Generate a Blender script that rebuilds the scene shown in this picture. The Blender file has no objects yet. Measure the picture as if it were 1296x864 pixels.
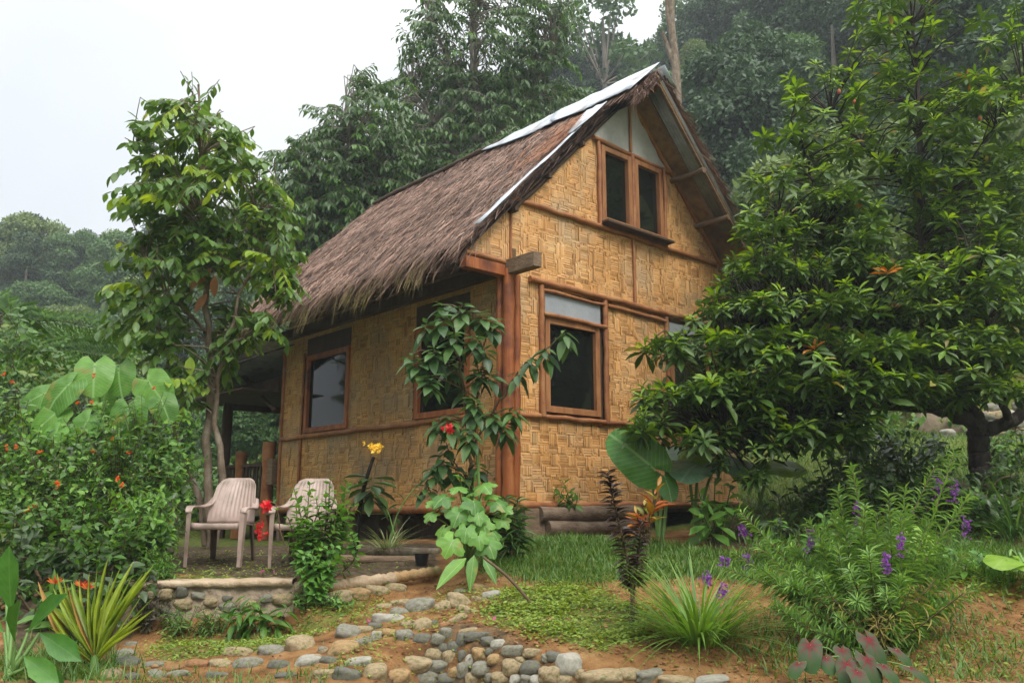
import bpy, math, random
import numpy as np
from mathutils import Vector, Matrix

rng = np.random.default_rng(11)
random.seed(5)
sc = bpy.context.scene
col = sc.collection
R = math.radians

# ------------------------------------------------------------------ camera model
F = 1037.0; PITCH = R(11); EYE = 1.6
cp, sp = math.cos(PITCH), math.sin(PITCH)
def ray(px, py):
    x = (px-648)/F; y = (432-py)/F
    return np.array([x, cp-y*sp, sp+y*cp])
def P(px, py, Y):
    d = ray(px, py); d = d*(Y/d[1]); d[2] += EYE
    return d
def ppm(Y): return 1056.0/Y      # photo pixels per metre at distance Y

# ------------------------------------------------------------------ mesh building
class MB:
    def __init__(s): s.v=[]; s.f=[]; s.m=[]; s.uv=[]; s.n=0
    def add(s, v, f, mat=0, uv=None):
        v=np.asarray(v,float).reshape(-1,3); f=np.asarray(f,int)
        s.v.append(v); s.f.append(f+s.n)
        s.m.append(np.full(len(f),mat,int) if np.isscalar(mat) else np.asarray(mat,int))
        s.uv.append(np.zeros((len(v),2)) if uv is None else np.asarray(uv,float))
        s.n+=len(v)
    def mesh(s, name, mats, loc=(0,0,0), smooth=True):
        me=bpy.data.meshes.new(name)
        if s.n==0: return me
        v=np.concatenate(s.v)-np.asarray(loc,float); uv=np.concatenate(s.uv)
        loops=np.concatenate([f.ravel() for f in s.f])
        tot=np.concatenate([np.full(len(f),f.shape[1],int) for f in s.f])
        start=np.concatenate([[0],np.cumsum(tot)[:-1]])
        me.vertices.add(len(v)); me.vertices.foreach_set('co',v.astype(np.float32).ravel())
        me.loops.add(len(loops)); me.loops.foreach_set('vertex_index',loops.astype(np.int32))
        me.polygons.add(len(tot)); me.polygons.foreach_set('loop_start',start.astype(np.int32))
        me.polygons.foreach_set('loop_total',tot.astype(np.int32))
        me.polygons.foreach_set('material_index',np.concatenate(s.m).astype(np.int32))
        me.polygons.foreach_set('use_smooth',np.full(len(tot),smooth))
        ul=me.uv_layers.new(name='UVMap'); ul.data.foreach_set('uv',uv[loops].astype(np.float32).ravel())
        for m in (mats if isinstance(mats,(list,tuple)) else [mats]): me.materials.append(m)
        me.update(calc_edges=True); me.validate()
        return me
WL={}
def tag(o,label=None,cat=None,group=None,kind=None):
    if label: o['label']=label
    if cat: o['category']=cat
    if group: o['group']=group
    if kind: o['kind']=kind
    return o
def thing(name,label,cat,loc,group=None):
    o=bpy.data.objects.new(name,None); col.objects.link(o); o.location=loc; o.empty_display_size=.1
    WL[o]=np.asarray(loc,float); return tag(o,label,cat,group)
def part(name,mb,mats,parent=None,smooth=True,label=None,bevel=0):
    loc=WL[parent] if parent is not None else np.zeros(3)
    o=bpy.data.objects.new(name,mb.mesh(name,mats,loc,smooth)); col.objects.link(o)
    if parent is not None: o.parent=parent
    WL[o]=loc
    if label: o['label']=label
    if bevel:
        b=o.modifiers.new('b','BEVEL'); b.width=bevel; b.segments=1; b.limit_method='ANGLE'
    return o
def solo(name,mb,mats,label,cat,loc=None,group=None,smooth=True):
    """a thing that is one mesh, origin at its base"""
    loc=np.zeros(3) if loc is None else np.asarray(loc,float)
    o=bpy.data.objects.new(name,mb.mesh(name,mats,loc,smooth)); col.objects.link(o); o.location=loc
    WL[o]=loc; return tag(o,label,cat,group)
def massed(name,mb,mats,kind,label=None,cat=None,smooth=True):
    o=part(name,mb,mats,None,smooth); return tag(o,label,cat,kind=kind)
def nrm(a):
    a=np.asarray(a,float); return a/np.maximum(np.linalg.norm(a,axis=-1,keepdims=True),1e-9)
def rdir(n): return nrm(rng.normal(size=(n,3)))
UP=np.array([0,0,1.])
def tube(mb,pts,rad,sides=6,mat=0,cap=True):
    pts=np.asarray(pts,float); n=len(pts)
    rad=np.full(n,rad) if np.isscalar(rad) else np.asarray(rad,float)
    if len(rad)!=n: rad=np.interp(np.linspace(0,1,n),np.linspace(0,1,len(rad)),rad)
    t=nrm(np.gradient(pts,axis=0))
    a=np.array([0.31,0.95,0.1]) if abs(t[0][1])<.8 else np.array([1.,.1,.05])
    V=[]; ang=np.linspace(0,2*np.pi,sides,endpoint=False)
    for i in range(n):
        x=nrm(a-t[i]*(a@t[i])); y=np.cross(t[i],x); a=x
        V.append(pts[i]+rad[i]*(np.cos(ang)[:,None]*x+np.sin(ang)[:,None]*y))
    V=np.concatenate(V); k=np.arange(sides); k2=(k+1)%sides
    f=np.concatenate([np.stack([i*sides+k,i*sides+k2,(i+1)*sides+k2,(i+1)*sides+k],1) for i in range(n-1)])
    u=np.tile(ang/(2*np.pi),n); vv=np.repeat(np.linspace(0,1,n),sides)
    mb.add(V,f,mat,np.stack([u,vv],1))
    if cap:
        mb.add(V[:sides],[k[::-1]],mat); mb.add(V[-sides:],[k],mat)
def curve(pts,n):
    """smooth resample of a polyline (catmull-rom)"""
    p=np.asarray(pts,float)
    if len(p)<3: return p[0]+(p[-1]-p[0])*np.linspace(0,1,n)[:,None]
    q=np.vstack([2*p[0]-p[1],p,2*p[-1]-p[-2]]); out=[]
    for u in np.linspace(0,len(p)-1-1e-6,n):
        i=int(u); f=u-i; a,b,c,d=q[i:i+4]
        out.append(.5*(2*b+(c-a)*f+(2*a-5*b+4*c-d)*f*f+(3*b-a-3*c+d)*f**3))
    return np.array(out)
BOXF=np.array([[0,1,3,2],[4,6,7,5],[0,4,5,1],[2,3,7,6],[0,2,6,4],[1,5,7,3]])
def obox(mb,O,U,V,W,mat=0):
    """box from corner O along full edge vectors U,V,W"""
    O,U,V,W=[np.asarray(a,float) for a in (O,U,V,W)]
    mb.add([O+i*U+j*V+k*W for i in (0,1) for j in (0,1) for k in (0,1)],BOXF,mat)
def beam(mb,a,b,w,h,mat=0,side=None):
    a=np.asarray(a,float); b=np.asarray(b,float); d=nrm(b-a)
    s=np.cross(d,UP) if side is None else np.asarray(side,float)
    if np.linalg.norm(s)<1e-3: s=np.array([1.,0,0])
    s=nrm(s); u=np.cross(s,d)
    obox(mb,a-s*w/2-u*h/2,b-a,s*w,u*h,mat)

# ------------------------------------------------------------------ leaf templates  (v: x across, y along, z up)
def strip(prof,ny=4,fold=.15,arch=.15):
    ys=np.linspace(0,1,ny+1); w=np.maximum(np.array([prof(y) for y in ys]),.02)
    v=[];uv=[]
    for y,h in zip(ys,w):
        za=-arch*y*y
        for sx in (-1,0,1):
            v.append((sx*h,y,za+fold*h*abs(sx))); uv.append((.5+sx*h,y))
    f=[]
    for i in range(ny):
        a=i*3
        f+=[(a,a+1,a+4,a+3),(a+1,a+2,a+5,a+4)]
    return np.array(v),np.array(f),np.array(uv)
def flat(prof,ny=2,arch=.15):
    ys=np.linspace(0,1,ny+1); w=np.maximum(np.array([prof(y) for y in ys]),.015)
    v=[];uv=[]
    for y,h in zip(ys,w):
        for sx in (-1,1): v.append((sx*h,y,-arch*y*y)); uv.append((.5+sx*h,y))
    f=[(2*i,2*i+1,2*i+3,2*i+2) for i in range(ny)]
    return np.array(v),np.array(f),np.array(uv)
ell=lambda y:.5*math.sin(math.pi*min(max(y,.02),.98))**.75
ovate=lambda y:.5*(math.sin(math.pi*y**.72)**.9 if 0<y<1 else .03)
obov=lambda y:.5*(math.sin(math.pi*y**1.5)**.8 if 0<y<1 else .04)
lance=lambda y:.5*(math.sin(math.pi*y**.8)**1.2 if 0<y<1 else .03)
blade=lambda y:.5*(1-y)**.7
strap=lambda y:.5*min(1,y*4+.4)*(1-y**3)
def fan(outline,cup=.12,ripple=.03,kr=10):
    o=np.asarray(outline,float); k=len(o); v=[(0,0,0)]; uv=[(.5,.5)]
    for s in (.5,1.0):
        for i,(x,y) in enumerate(o):
            r=math.hypot(x,y)*s
            z=-cup*r*r*1.3+ripple*math.sin(i*kr*2*math.pi/k)*s*s
            v.append((x*s,y*s,z)); uv.append((.5+x*s,.5+y*s))
    f3=[(0,1+i,1+(i+1)%k) for i in range(k)]
    f4=[(1+i,1+k+i,1+k+(i+1)%k,1+(i+1)%k) for i in range(k)]
    return np.array(v),(np.array(f3),np.array(f4)),np.array(uv)
def heart_outline(n=28,lobe=.28,w=.78):
    a=np.linspace(-math.pi,math.pi,n,endpoint=False); pts=[]
    for t in a:                    # t=0 tip(+y)
        r=.58+.42*max(0,math.cos(t))**2.6
        back=abs(t)/math.pi
        if back>.9: r=.12+.9*(1-back)*4*lobe
        elif back>.6: r=.55
        pts.append((r*math.sin(t)*w*1.0,r*math.cos(t)))
    return pts
def lobed_outline(n=40,lobes=5):
    a=np.linspace(-math.pi,math.pi,n,endpoint=False); pts=[]
    for t in a:
        r=.62+.3*abs(math.cos(lobes*t/2*.98))**1.4
        if abs(t)>2.85: r*=.35
        r*=1+.05*math.sin(t*23)
        pts.append((r*math.sin(t),r*math.cos(t)*1.0))
    return pts
T_ell=strip(ell,4); T_ov=strip(ovate,4); T_ob=strip(obov,4,.2,.12); T_la=strip(lance,4,.2,.25)
T_blade=flat(blade,4,.35); T_strap=strip(strap,6,.25,.35); T_ell2=flat(ell,2,.2); T_ov2=strip(ovate,2,.2,.2)
T_heart=fan(heart_outline(),.25,.03,6); T_lobe=fan(lobed_outline(),.3,.03,8)
T_card=(np.array([(-.32,.3,0),(0,0,0),(.32,.35,.03),(0,1,-.12)]),np.array([(0,1,2,3)]),np.array([(0,.3),(.5,0),(1,.3),(.5,1)]))

def place(mb,tpl,pos,d,n,L,W=None,mat=0):
    tv,tf,tu=tpl
    pos=np.atleast_2d(pos); N=len(pos)
    d=nrm(np.broadcast_to(d,(N,3))); n=np.broadcast_to(n,(N,3))
    L=np.broadcast_to(np.asarray(L,float),(N,)); W=L*.5 if W is None else np.broadcast_to(np.asarray(W,float),(N,))
    X=np.cross(d,n); bad=np.linalg.norm(X,axis=1)<1e-4
    X=np.where(bad[:,None],np.array([1.,0,0]),X); X=nrm(X); Z=np.cross(X,d)
    V=pos[:,None]+tv[None,:,0,None]*X[:,None]*W[:,None,None]+tv[None,:,1,None]*d[:,None]*L[:,None,None]+tv[None,:,2,None]*Z[:,None]*L[:,None,None]
    k=len(tv); off=(np.arange(N)*k)[:,None,None]
    V=V.reshape(-1,3); uv=np.tile(tu,(N,1))
    fs=tf if isinstance(tf,tuple) else (tf,)
    first=True
    for f in fs:
        ff=(f[None]+off).reshape(-1,f.shape[1])
        mm=mat if np.isscalar(mat) else np.repeat(mat,len(f))
        if first: mb.add(V,ff,mm,uv); base=mb.n-len(V); first=False
        else:
            mb.v.append(np.zeros((0,3))); mb.uv.append(np.zeros((0,2))); mb.f.append(ff+base)
            mb.m.append(np.full(len(ff),mm,int) if np.isscalar(mm) else mm)
def along(pts,u):
    pts=np.asarray(pts); s=np.linspace(0,1,len(pts)); u=np.atleast_1d(u)
    p=np.stack([np.interp(u,s,pts[:,i]) for i in range(3)],1)
    t=nrm(np.stack([np.interp(u,s,np.gradient(pts[:,i])) for i in range(3)],1))
    return p,t
def leafy(ms,ml,pts,r0,r1,n,L,W=None,tpl=T_ov,start=.15,out=.9,droop=.25,smat=0,lmat=0,taper=.45,sides=5,spiral=True,jit=.25,up=1.0):
    """a stem with leaves set round it"""
    pts=curve(pts,8); tube(ms,pts,np.linspace(r0,r1,len(pts)),sides,smat,False)
    if n<=0: return
    u=np.linspace(start,1,n)+rng.uniform(-.01,.01,n); u=np.clip(u,0,1)
    p,t=along(pts,u); a=np.arange(n)*2.399963 if spiral else np.arange(n)*math.pi
    ref=np.where(np.abs(t[:,2:3])>.9,np.array([1.,0,0]),UP)
    x=nrm(np.cross(t,ref)); y=np.cross(t,x)
    rad=np.cos(a)[:,None]*x+np.sin(a)[:,None]*y
    d=nrm(rad*out+t*(1-out*.5)*np.clip(u*1.2,.3,1)[:,None]+rng.normal(0,jit,(n,3))*.6-UP*droop)
    nn=t*up+UP*.4+rng.normal(0,jit,(n,3))
    Ls=L*(1-taper*np.clip((u-.6)/.4,0,1))*rng.uniform(.75,1.15,n)
    Ws=Ls*.5 if W is None else Ls*(W/L)
    place(ml,tpl,p+rad*(r0+r1)*.4,d,nn,Ls,Ws,lmat)
def inpoly(pts,poly):
    pts=np.atleast_2d(pts); poly=np.asarray(poly,float); x,y=pts[:,0],pts[:,1]
    c=np.zeros(len(pts),bool); j=len(poly)-1
    for i in range(len(poly)):
        xi,yi=poly[i]; xj,yj=poly[j]
        m=((yi>y)!=(yj>y))&(x<(xj-xi)*(y-yi)/((yj-yi) or 1e-9)+xi); c^=m; j=i
    return c
def sample_poly(poly,n):
    poly=np.asarray(poly,float); lo,hi=poly.min(0),poly.max(0); out=[]
    while sum(map(len,out))<n:
        q=rng.uniform(lo,hi,(n*2,2)); out.append(q[inpoly(q,poly)])
    return np.concatenate(out)[:n]
def polydist(pts,poly):
    poly=np.asarray(poly,float); a=poly; b=np.roll(poly,-1,0); d=np.full(len(pts),1e9)
    for p,q in zip(a,b):
        e=q-p; t=np.clip(((pts-p)@e)/(e@e+1e-9),0,1); d=np.minimum(d,np.linalg.norm(pts-(p+t[:,None]*e),axis=1))
    return d
_g=np.random.default_rng(3).normal(size=(24,4))
def fbm(x,y,s=1.0):
    """cheap smooth noise, about -1..1"""
    z=0
    for i,(a,b,c,d) in enumerate(_g[:14]):
        k=s*(1+.45*i); z=z+np.sin(k*(a*x+b*y)+c*9)*np.cos(k*(b*x-a*y)*.7+d*7)/(1+.35*i)
    return z*.3

# ------------------------------------------------------------------ materials
def new_mat(name):
    m=bpy.data.materials.new(name); m.use_nodes=True; nt=m.node_tree
    return m,nt,nt.nodes['Principled BSDF'],nt.nodes['Material Output']
def ramp(nt,cols,pos=None,interp='LINEAR'):
    r=nt.nodes.new('ShaderNodeValToRGB'); e=r.color_ramp.elements; r.color_ramp.interpolation=interp
    n=len(cols)
    while len(e)<n: e.new(.5)
    for i,c in enumerate(cols):
        e[i].position=i/(n-1) if pos is None else pos[i]
    for i,c in enumerate(cols): e[i].color=(*c,1)
    return r
def leaf_mat(name,cols,rough=.42,trans=.28,vein=0.0,veincol=None,spec=.4,pos=None,wilt=None):
    """leaf: each leaf gets its own tone of the ramp; thin, lets light through"""
    m,nt,b,out=new_mat(name); N=nt.nodes.new; Lk=nt.links.new
    g=N('ShaderNodeNewGeometry'); r=ramp(nt,cols,pos); Lk(g.outputs['Random Per Island'],r.inputs[0])
    c=r.outputs[0]
    tc=N('ShaderNodeTexCoord'); nz=N('ShaderNodeTexNoise'); nz.inputs['Scale'].default_value=14; nz.inputs['Detail'].default_value=3
    Lk(tc.outputs['Object'],nz.inputs['Vector'])
    mm=N('ShaderNodeMix'); mm.data_type='RGBA'; mm.blend_type='MULTIPLY'; mm.inputs[0].default_value=.55
    r2=ramp(nt,[(.55,.6,.5),(1.25,1.2,1.1)],[.3,.7]); Lk(nz.outputs[0],r2.inputs[0]); Lk(c,mm.inputs[6]); Lk(r2.outputs[0],mm.inputs[7]); c=mm.outputs[2]
    if wilt:
        n7=N('ShaderNodeTexNoise'); n7.inputs['Scale'].default_value=7; n7.inputs['Detail'].default_value=6; Lk(tc.outputs['Object'],n7.inputs['Vector'])
        r7=ramp(nt,[(0,0,0),(1,1,1)],[.60,.68]); Lk(n7.outputs[0],r7.inputs[0]); m7=N('ShaderNodeMix'); m7.data_type='RGBA'; Lk(r7.outputs[0],m7.inputs[0]); Lk(c,m7.inputs[6]); m7.inputs[7].default_value=(*wilt,1); c=m7.outputs[2]
    if vein>0:
        uv=N('ShaderNodeUVMap'); sep=N('ShaderNodeSeparateXYZ'); Lk(uv.outputs[0],sep.inputs[0])
        a=N('ShaderNodeMath'); a.operation='SUBTRACT'; Lk(sep.outputs[0],a.inputs[0]); a.inputs[1].default_value=.5
        ab=N('ShaderNodeMath'); ab.operation='ABSOLUTE'; Lk(a.outputs[0],ab.inputs[0])
        # midrib + slanted side veins
        mr=N('ShaderNodeMapRange'); Lk(ab.outputs[0],mr.inputs[0]); mr.inputs[1].default_value=.012; mr.inputs[2].default_value=.035; mr.inputs[3].default_value=1; mr.inputs[4].default_value=0
        s=N('ShaderNodeMath'); s.operation='MULTIPLY_ADD'; Lk(ab.outputs[0],s.inputs[0]); s.inputs[1].default_value=-.8; Lk(sep.outputs[1],s.inputs[2])
        s2=N('ShaderNodeMath'); s2.operation='MULTIPLY'; Lk(s.outputs[0],s2.inputs[0]); s2.inputs[1].default_value=9
        fr=N('ShaderNodeMath'); fr.operation='FRACT'; Lk(s2.outputs[0],fr.inputs[0])
        mr2=N('ShaderNodeMapRange'); Lk(fr.outputs[0],mr2.inputs[0]); mr2.inputs[1].default_value=.06; mr2.inputs[2].default_value=.16; mr2.inputs[3].default_value=.55; mr2.inputs[4].default_value=0
        mx=N('ShaderNodeMath'); mx.operation='MAXIMUM'; Lk(mr.outputs[0],mx.inputs[0]); Lk(mr2.outputs[0],mx.inputs[1])
        ml=N('ShaderNodeMath'); ml.operation='MULTIPLY'; Lk(mx.outputs[0],ml.inputs[0]); ml.inputs[1].default_value=vein
        mv=N('ShaderNodeMix'); mv.data_type='RGBA'; Lk(ml.outputs[0],mv.inputs[0]); Lk(c,mv.inputs[6]); mv.inputs[7].default_value=(*(veincol or (.25,.4,.12)),1); c=mv.outputs[2]
    Lk(c,b.inputs['Base Color']); b.inputs['Roughness'].default_value=rough; b.inputs['Specular IOR Level'].default_value=spec
    if trans>0:
        t=N('ShaderNodeBsdfTranslucent'); hs=N('ShaderNodeHueSaturation'); hs.inputs['Hue'].default_value=.485; hs.inputs['Value'].default_value=1.5; hs.inputs['Saturation'].default_value=1.1
        Lk(c,hs.inputs['Color']); Lk(hs.outputs[0],t.inputs[0])
        ms=N('ShaderNodeMixShader'); ms.inputs[0].default_value=trans; Lk(b.outputs[0],ms.inputs[1]); Lk(t.outputs[0],ms.inputs[2]); Lk(ms.outputs[0],out.inputs[0])
    return m
def noise_mat(name,cols,scale=8,rough=.8,bump=.3,bscale=None,stretch=(1,1,1),detail=6,spec=.3,pos=None,island=None,coord='Object',dist=.02,metallic=0,stain=None):
    m,nt,b,out=new_mat(name); N=nt.nodes.new; Lk=nt.links.new
    tc=N('ShaderNodeTexCoord'); mp=N('ShaderNodeMapping'); mp.inputs['Scale'].default_value=stretch
    Lk(tc.outputs[coord],mp.inputs[0])
    nz=N('ShaderNodeTexNoise'); nz.inputs['Scale'].default_value=scale; nz.inputs['Detail'].default_value=detail; nz.inputs['Roughness'].default_value=.65
    Lk(mp.outputs[0],nz.inputs['Vector'])
    r=ramp(nt,cols,pos or list(np.linspace(.28,.72,len(cols)))); Lk(nz.outputs[0],r.inputs[0]); c=r.outputs[0]
    if island:
        g=N('ShaderNodeNewGeometry'); r2=ramp(nt,island); Lk(g.outputs['Random Per Island'],r2.inputs[0])
        mm=N('ShaderNodeMix'); mm.data_type='RGBA'; mm.blend_type='MULTIPLY'; mm.inputs[0].default_value=1
        Lk(c,mm.inputs[6]); Lk(r2.outputs[0],mm.inputs[7]); c=mm.outputs[2]
    if stain:
        n3=N('ShaderNodeTexNoise'); n3.inputs['Scale'].default_value=stain[0]; n3.inputs['Detail'].default_value=4; Lk(tc.outputs[coord],n3.inputs['Vector'])
        r3=ramp(nt,[(0,0,0),(1,1,1)],[stain[2],stain[3]]); Lk(n3.outputs[0],r3.inputs[0])
        m3=N('ShaderNodeMix'); m3.data_type='RGBA'; Lk(r3.outputs[0],m3.inputs[0]); Lk(c,m3.inputs[6]); m3.inputs[7].default_value=(*stain[1],1); c=m3.outputs[2]
    Lk(c,b.inputs['Base Color']); b.inputs['Roughness'].default_value=rough; b.inputs['Specular IOR Level'].default_value=spec; b.inputs['Metallic'].default_value=metallic
    if bump:
        n2=N('ShaderNodeTexNoise'); n2.inputs['Scale'].default_value=bscale or scale*3; n2.inputs['Detail'].default_value=5; Lk(mp.outputs[0],n2.inputs['Vector'])
        bp=N('ShaderNodeBump'); bp.inputs['Strength'].default_value=bump; bp.inputs['Distance'].default_value=dist; Lk(n2.outputs[0],bp.inputs['Height']); Lk(bp.outputs[0],b.inputs['Normal'])
    return m
M={}
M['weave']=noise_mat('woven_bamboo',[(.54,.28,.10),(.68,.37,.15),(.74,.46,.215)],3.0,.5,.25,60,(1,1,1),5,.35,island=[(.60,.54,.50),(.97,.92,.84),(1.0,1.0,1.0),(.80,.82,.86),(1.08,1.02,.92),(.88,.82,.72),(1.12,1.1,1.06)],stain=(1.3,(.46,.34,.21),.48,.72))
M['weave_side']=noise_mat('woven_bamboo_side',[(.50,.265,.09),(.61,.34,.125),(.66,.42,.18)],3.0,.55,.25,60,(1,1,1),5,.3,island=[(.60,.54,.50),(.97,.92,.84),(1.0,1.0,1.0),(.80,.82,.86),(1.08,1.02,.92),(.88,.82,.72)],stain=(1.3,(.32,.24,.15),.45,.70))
M['gap']=noise_mat('weave_backing',[(.12,.07,.032),(.20,.12,.055)],10,.9,0)
M['pole']=noise_mat('red_brown_pole',[(.17,.058,.024),(.30,.115,.042),(.39,.18,.072)],5,.55,.3,22,(1,1,1),6,.4,stain=(2.0,(.40,.24,.10),.55,.8))
M['post']=noise_mat('corner_post_wood',[(.17,.045,.016),(.34,.10,.028),(.42,.17,.055)],4,.5,.35,30,(3,3,.35),6,.4,stain=(2.2,(.12,.035,.016),.5,.62))
M['frame']=noise_mat('window_frame_wood',[(.20,.075,.03),(.33,.14,.055),(.42,.20,.085)],6,.5,.25,40,(2,2,.5),6,.4)
M['timber']=noise_mat('weathered_timber',[(.10,.068,.045),(.19,.13,.085),(.26,.18,.12)],7,.75,.5,30,(1,1,4),6,.2)
M['log']=noise_mat('grey_log',[(.09,.06,.042),(.17,.12,.085),(.25,.185,.13)],6,.85,.6,26,(1,1,3),6,.2)
M['dark_wood']=noise_mat('dark_wood',[(.045,.03,.022),(.10,.065,.045)],7,.8,.4,25,(1,1,.4),5,.2)
M['thatch']=noise_mat('thatch_straw',[(.125,.085,.068),(.26,.183,.148),(.375,.275,.225)],1.6,.8,0,None,(1,1,1),4,.2,island=[(.32,.30,.32),(.75,.68,.66),(1,.92,.88),(1.25,1.12,1.05),(.62,.55,.55),(1.6,1.4,1.2)])
M['thatch_new']=noise_mat('eave_straw',[(.26,.20,.09),(.40,.32,.15),(.5,.42,.22)],3,.75,0,None,(1,1,1),4,.25,island=[(.45,.42,.4),(1,1,1),(.8,.75,.6),(1.1,1.05,.9)])
M['thatch_base']=noise_mat('thatch_core',[(.05,.035,.03),(.11,.075,.06)],20,.95,.5,60)
M['soffit']=noise_mat('roof_mat',[(.14,.08,.035),(.24,.14,.06),(.33,.20,.09)],9,.8,.4,40,(1,1,1),6,.2,stain=(1.5,(.08,.06,.045),.45,.65))
M['zinc']=noise_mat('zinc_sheet',[(.28,.31,.36),(.40,.44,.50),(.50,.54,.60)],4,.5,.15,9,(1,1,1),5,.5,stain=(3.5,(.20,.18,.165),.52,.72),metallic=.2)
M['corr']=noise_mat('grey_roof_sheet',[(.16,.17,.16),(.24,.25,.235),(.30,.31,.29)],6,.5,.1,20,metallic=.3)
M['tarp']=noise_mat('plastic_tarp',[(.34,.33,.30),(.44,.43,.39),(.50,.49,.45)],4,.5,.5,3.2,(1,1,1),4,.4,dist=.08)
M['board']=noise_mat('grey_board',[(.27,.29,.31),(.35,.37,.39)],5,.6,.15,30)
M['plastic']=noise_mat('beige_plastic',[(.31,.225,.19),(.38,.285,.245)],4,.42,.06,60,spec=.45,stain=(5,(.20,.15,.115),.5,.72))
M['plastic_shade']=noise_mat('shaded_plastic',[(.10,.07,.055),(.15,.105,.085)],5,.5,.06,60,spec=.4)  # the beige plastic with shade put into its colour, for rear legs
M['mortar']=noise_mat('mortar',[(.16,.125,.085),(.27,.21,.15),(.36,.29,.21)],6,.9,.8,30,(1,1,1),7,.2,stain=(4,(.12,.13,.05),.55,.7))
M['concrete']=noise_mat('old_concrete',[(.24,.17,.10),(.36,.27,.18),(.42,.34,.25)],7,.9,.6,35,(1,1,1),6,.2,stain=(4,(.14,.15,.05),.58,.75))
ST={}
for k,c in dict(g=[(.15,.15,.13),(.25,.245,.215),(.34,.33,.29)],t=[(.24,.18,.105),(.37,.29,.18),(.44,.36,.25)],o=[(.27,.17,.08),(.40,.26,.13),(.45,.33,.19)],d=[(.08,.08,.075),(.15,.15,.14),(.21,.20,.18)],w=[(.29,.28,.25),(.40,.39,.35),(.47,.455,.42)],r=[(.22,.095,.045),(.34,.16,.08),(.42,.23,.125)]).items():
    ST[k]=noise_mat('river_stone_'+dict(g='grey',t='tan',o='ochre',d='dark',w='pale',r='rusty')[k],[tuple(v*.74*t for v,t in zip(q,(1.03,1,.93))) for q in c],9,.8,.45,45,(1,1,1),8,.3,stain=(7,(.12,.125,.045) if k!='w' else (.22,.22,.17),.50,.70))
M['bark_dark_shaded']=noise_mat('dark_shaded_bark',[(.012,.010,.008),(.03,.024,.018),(.055,.045,.036)],14,.9,.7,40,(1,1,.4))  # bark made near black, the crown's shade painted into it
M['bark_pale']=noise_mat('lichen_bark',[(.10,.07,.045),(.20,.15,.105),(.33,.29,.23)],9,.9,.7,35,(1,1,.5))
M['bark_grey']=noise_mat('grey_bark',[(.12,.10,.08),(.22,.19,.155),(.32,.28,.23)],5,.9,.5,20,(1,1,.3))
M['stem']=noise_mat('green_stem',[(.05,.07,.02),(.10,.12,.04)],10,.6,0)
M['stem_brown']=noise_mat('brown_stem',[(.07,.045,.025),(.15,.10,.055)],12,.8,.2,40)
M['petiole']=noise_mat('pale_petiole',[(.10,.20,.05),(.17,.28,.08)],6,.5,0)
G=lambda *a:list(a)
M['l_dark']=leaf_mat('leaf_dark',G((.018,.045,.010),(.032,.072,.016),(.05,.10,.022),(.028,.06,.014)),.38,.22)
M['l_loquat']=leaf_mat('leaf_loquat',G((.030,.070,.012),(.054,.115,.017),(.085,.16,.024),(.038,.086,.013)),.45,.22)
M['l_loquat_new']=leaf_mat('leaf_loquat_young',G((.12,.24,.024),(.17,.31,.03),(.24,.37,.04)),.4,.38)
M['l_orange']=leaf_mat('leaf_orange',G((.42,.13,.03),(.50,.22,.04),(.40,.08,.03)),.5,.3)
M['l_left']=leaf_mat('leaf_broad',G((.05,.115,.022),(.09,.185,.034),(.14,.25,.05),(.06,.13,.028)),.38,.32,.35,(.16,.26,.09))
M['l_lime']=leaf_mat('leaf_lime',G((.20,.34,.035),(.28,.42,.045),(.34,.44,.05)),.45,.4,.3,(.35,.45,.12))
M['l_brown']=leaf_mat('leaf_dead',G((.24,.10,.045),(.32,.15,.06)),.7,.1)
M['l_big']=leaf_mat('leaf_big_tree',G((.04,.09,.03),(.065,.135,.04),(.095,.175,.052),(.05,.11,.033)),.45,.28)
M['l_forest']=leaf_mat('leaf_forest',G((.045,.11,.034),(.075,.16,.046),(.115,.215,.058),(.06,.13,.038)),.6,.22)
M['l_forest2']=leaf_mat('leaf_forest_olive',G((.095,.155,.042),(.135,.205,.05),(.18,.25,.062)),.6,.22)
M['l_forest3']=leaf_mat('leaf_forest_dark',G((.024,.062,.024),(.04,.092,.032),(.06,.115,.038)),.6,.18)
M['l_bush']=leaf_mat('leaf_bush',G((.045,.115,.018),(.075,.18,.028),(.11,.24,.035),(.06,.14,.022)),.45,.3)
M['l_bush_lt']=leaf_mat('leaf_bush_light',G((.10,.22,.03),(.14,.30,.04),(.18,.35,.05)),.45,.35)
M['l_huge']=leaf_mat('leaf_huge',G((.08,.21,.03),(.14,.33,.05),(.19,.39,.06)),.42,.38,.85,(.28,.46,.16),wilt=(.22,.24,.05))
M['l_lobed']=leaf_mat('leaf_lobed',G((.06,.17,.03),(.12,.28,.05),(.17,.36,.05)),.45,.32,.65,(.30,.47,.16),wilt=(.24,.26,.06))
M['l_taro']=leaf_mat('leaf_taro',G((.075,.22,.05),(.09,.25,.055)),.36,.3,.95,(.22,.40,.15),wilt=(.10,.16,.04))
M['l_taro_pale']=leaf_mat('leaf_taro_pale',G((.13,.25,.15),(.17,.30,.19)),.4,.3,.5,(.26,.40,.25))
M['l_taro_lime_lit']=leaf_mat('leaf_taro_lime_lit',G((.20,.36,.04),(.24,.40,.05)),.42,.4,.5,(.30,.45,.10))  # lime leaves; also paints lit leaves on the elephant ear by the lawn
M['l_sap']=leaf_mat('leaf_sapling',G((.03,.075,.022),(.045,.105,.03),(.065,.14,.038),(.09,.18,.045)),.4,.25,.3,(.10,.18,.06))
M['l_hib']=leaf_mat('leaf_shrub',G((.07,.18,.035),(.11,.26,.045),(.16,.32,.05)),.42,.33)
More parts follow.
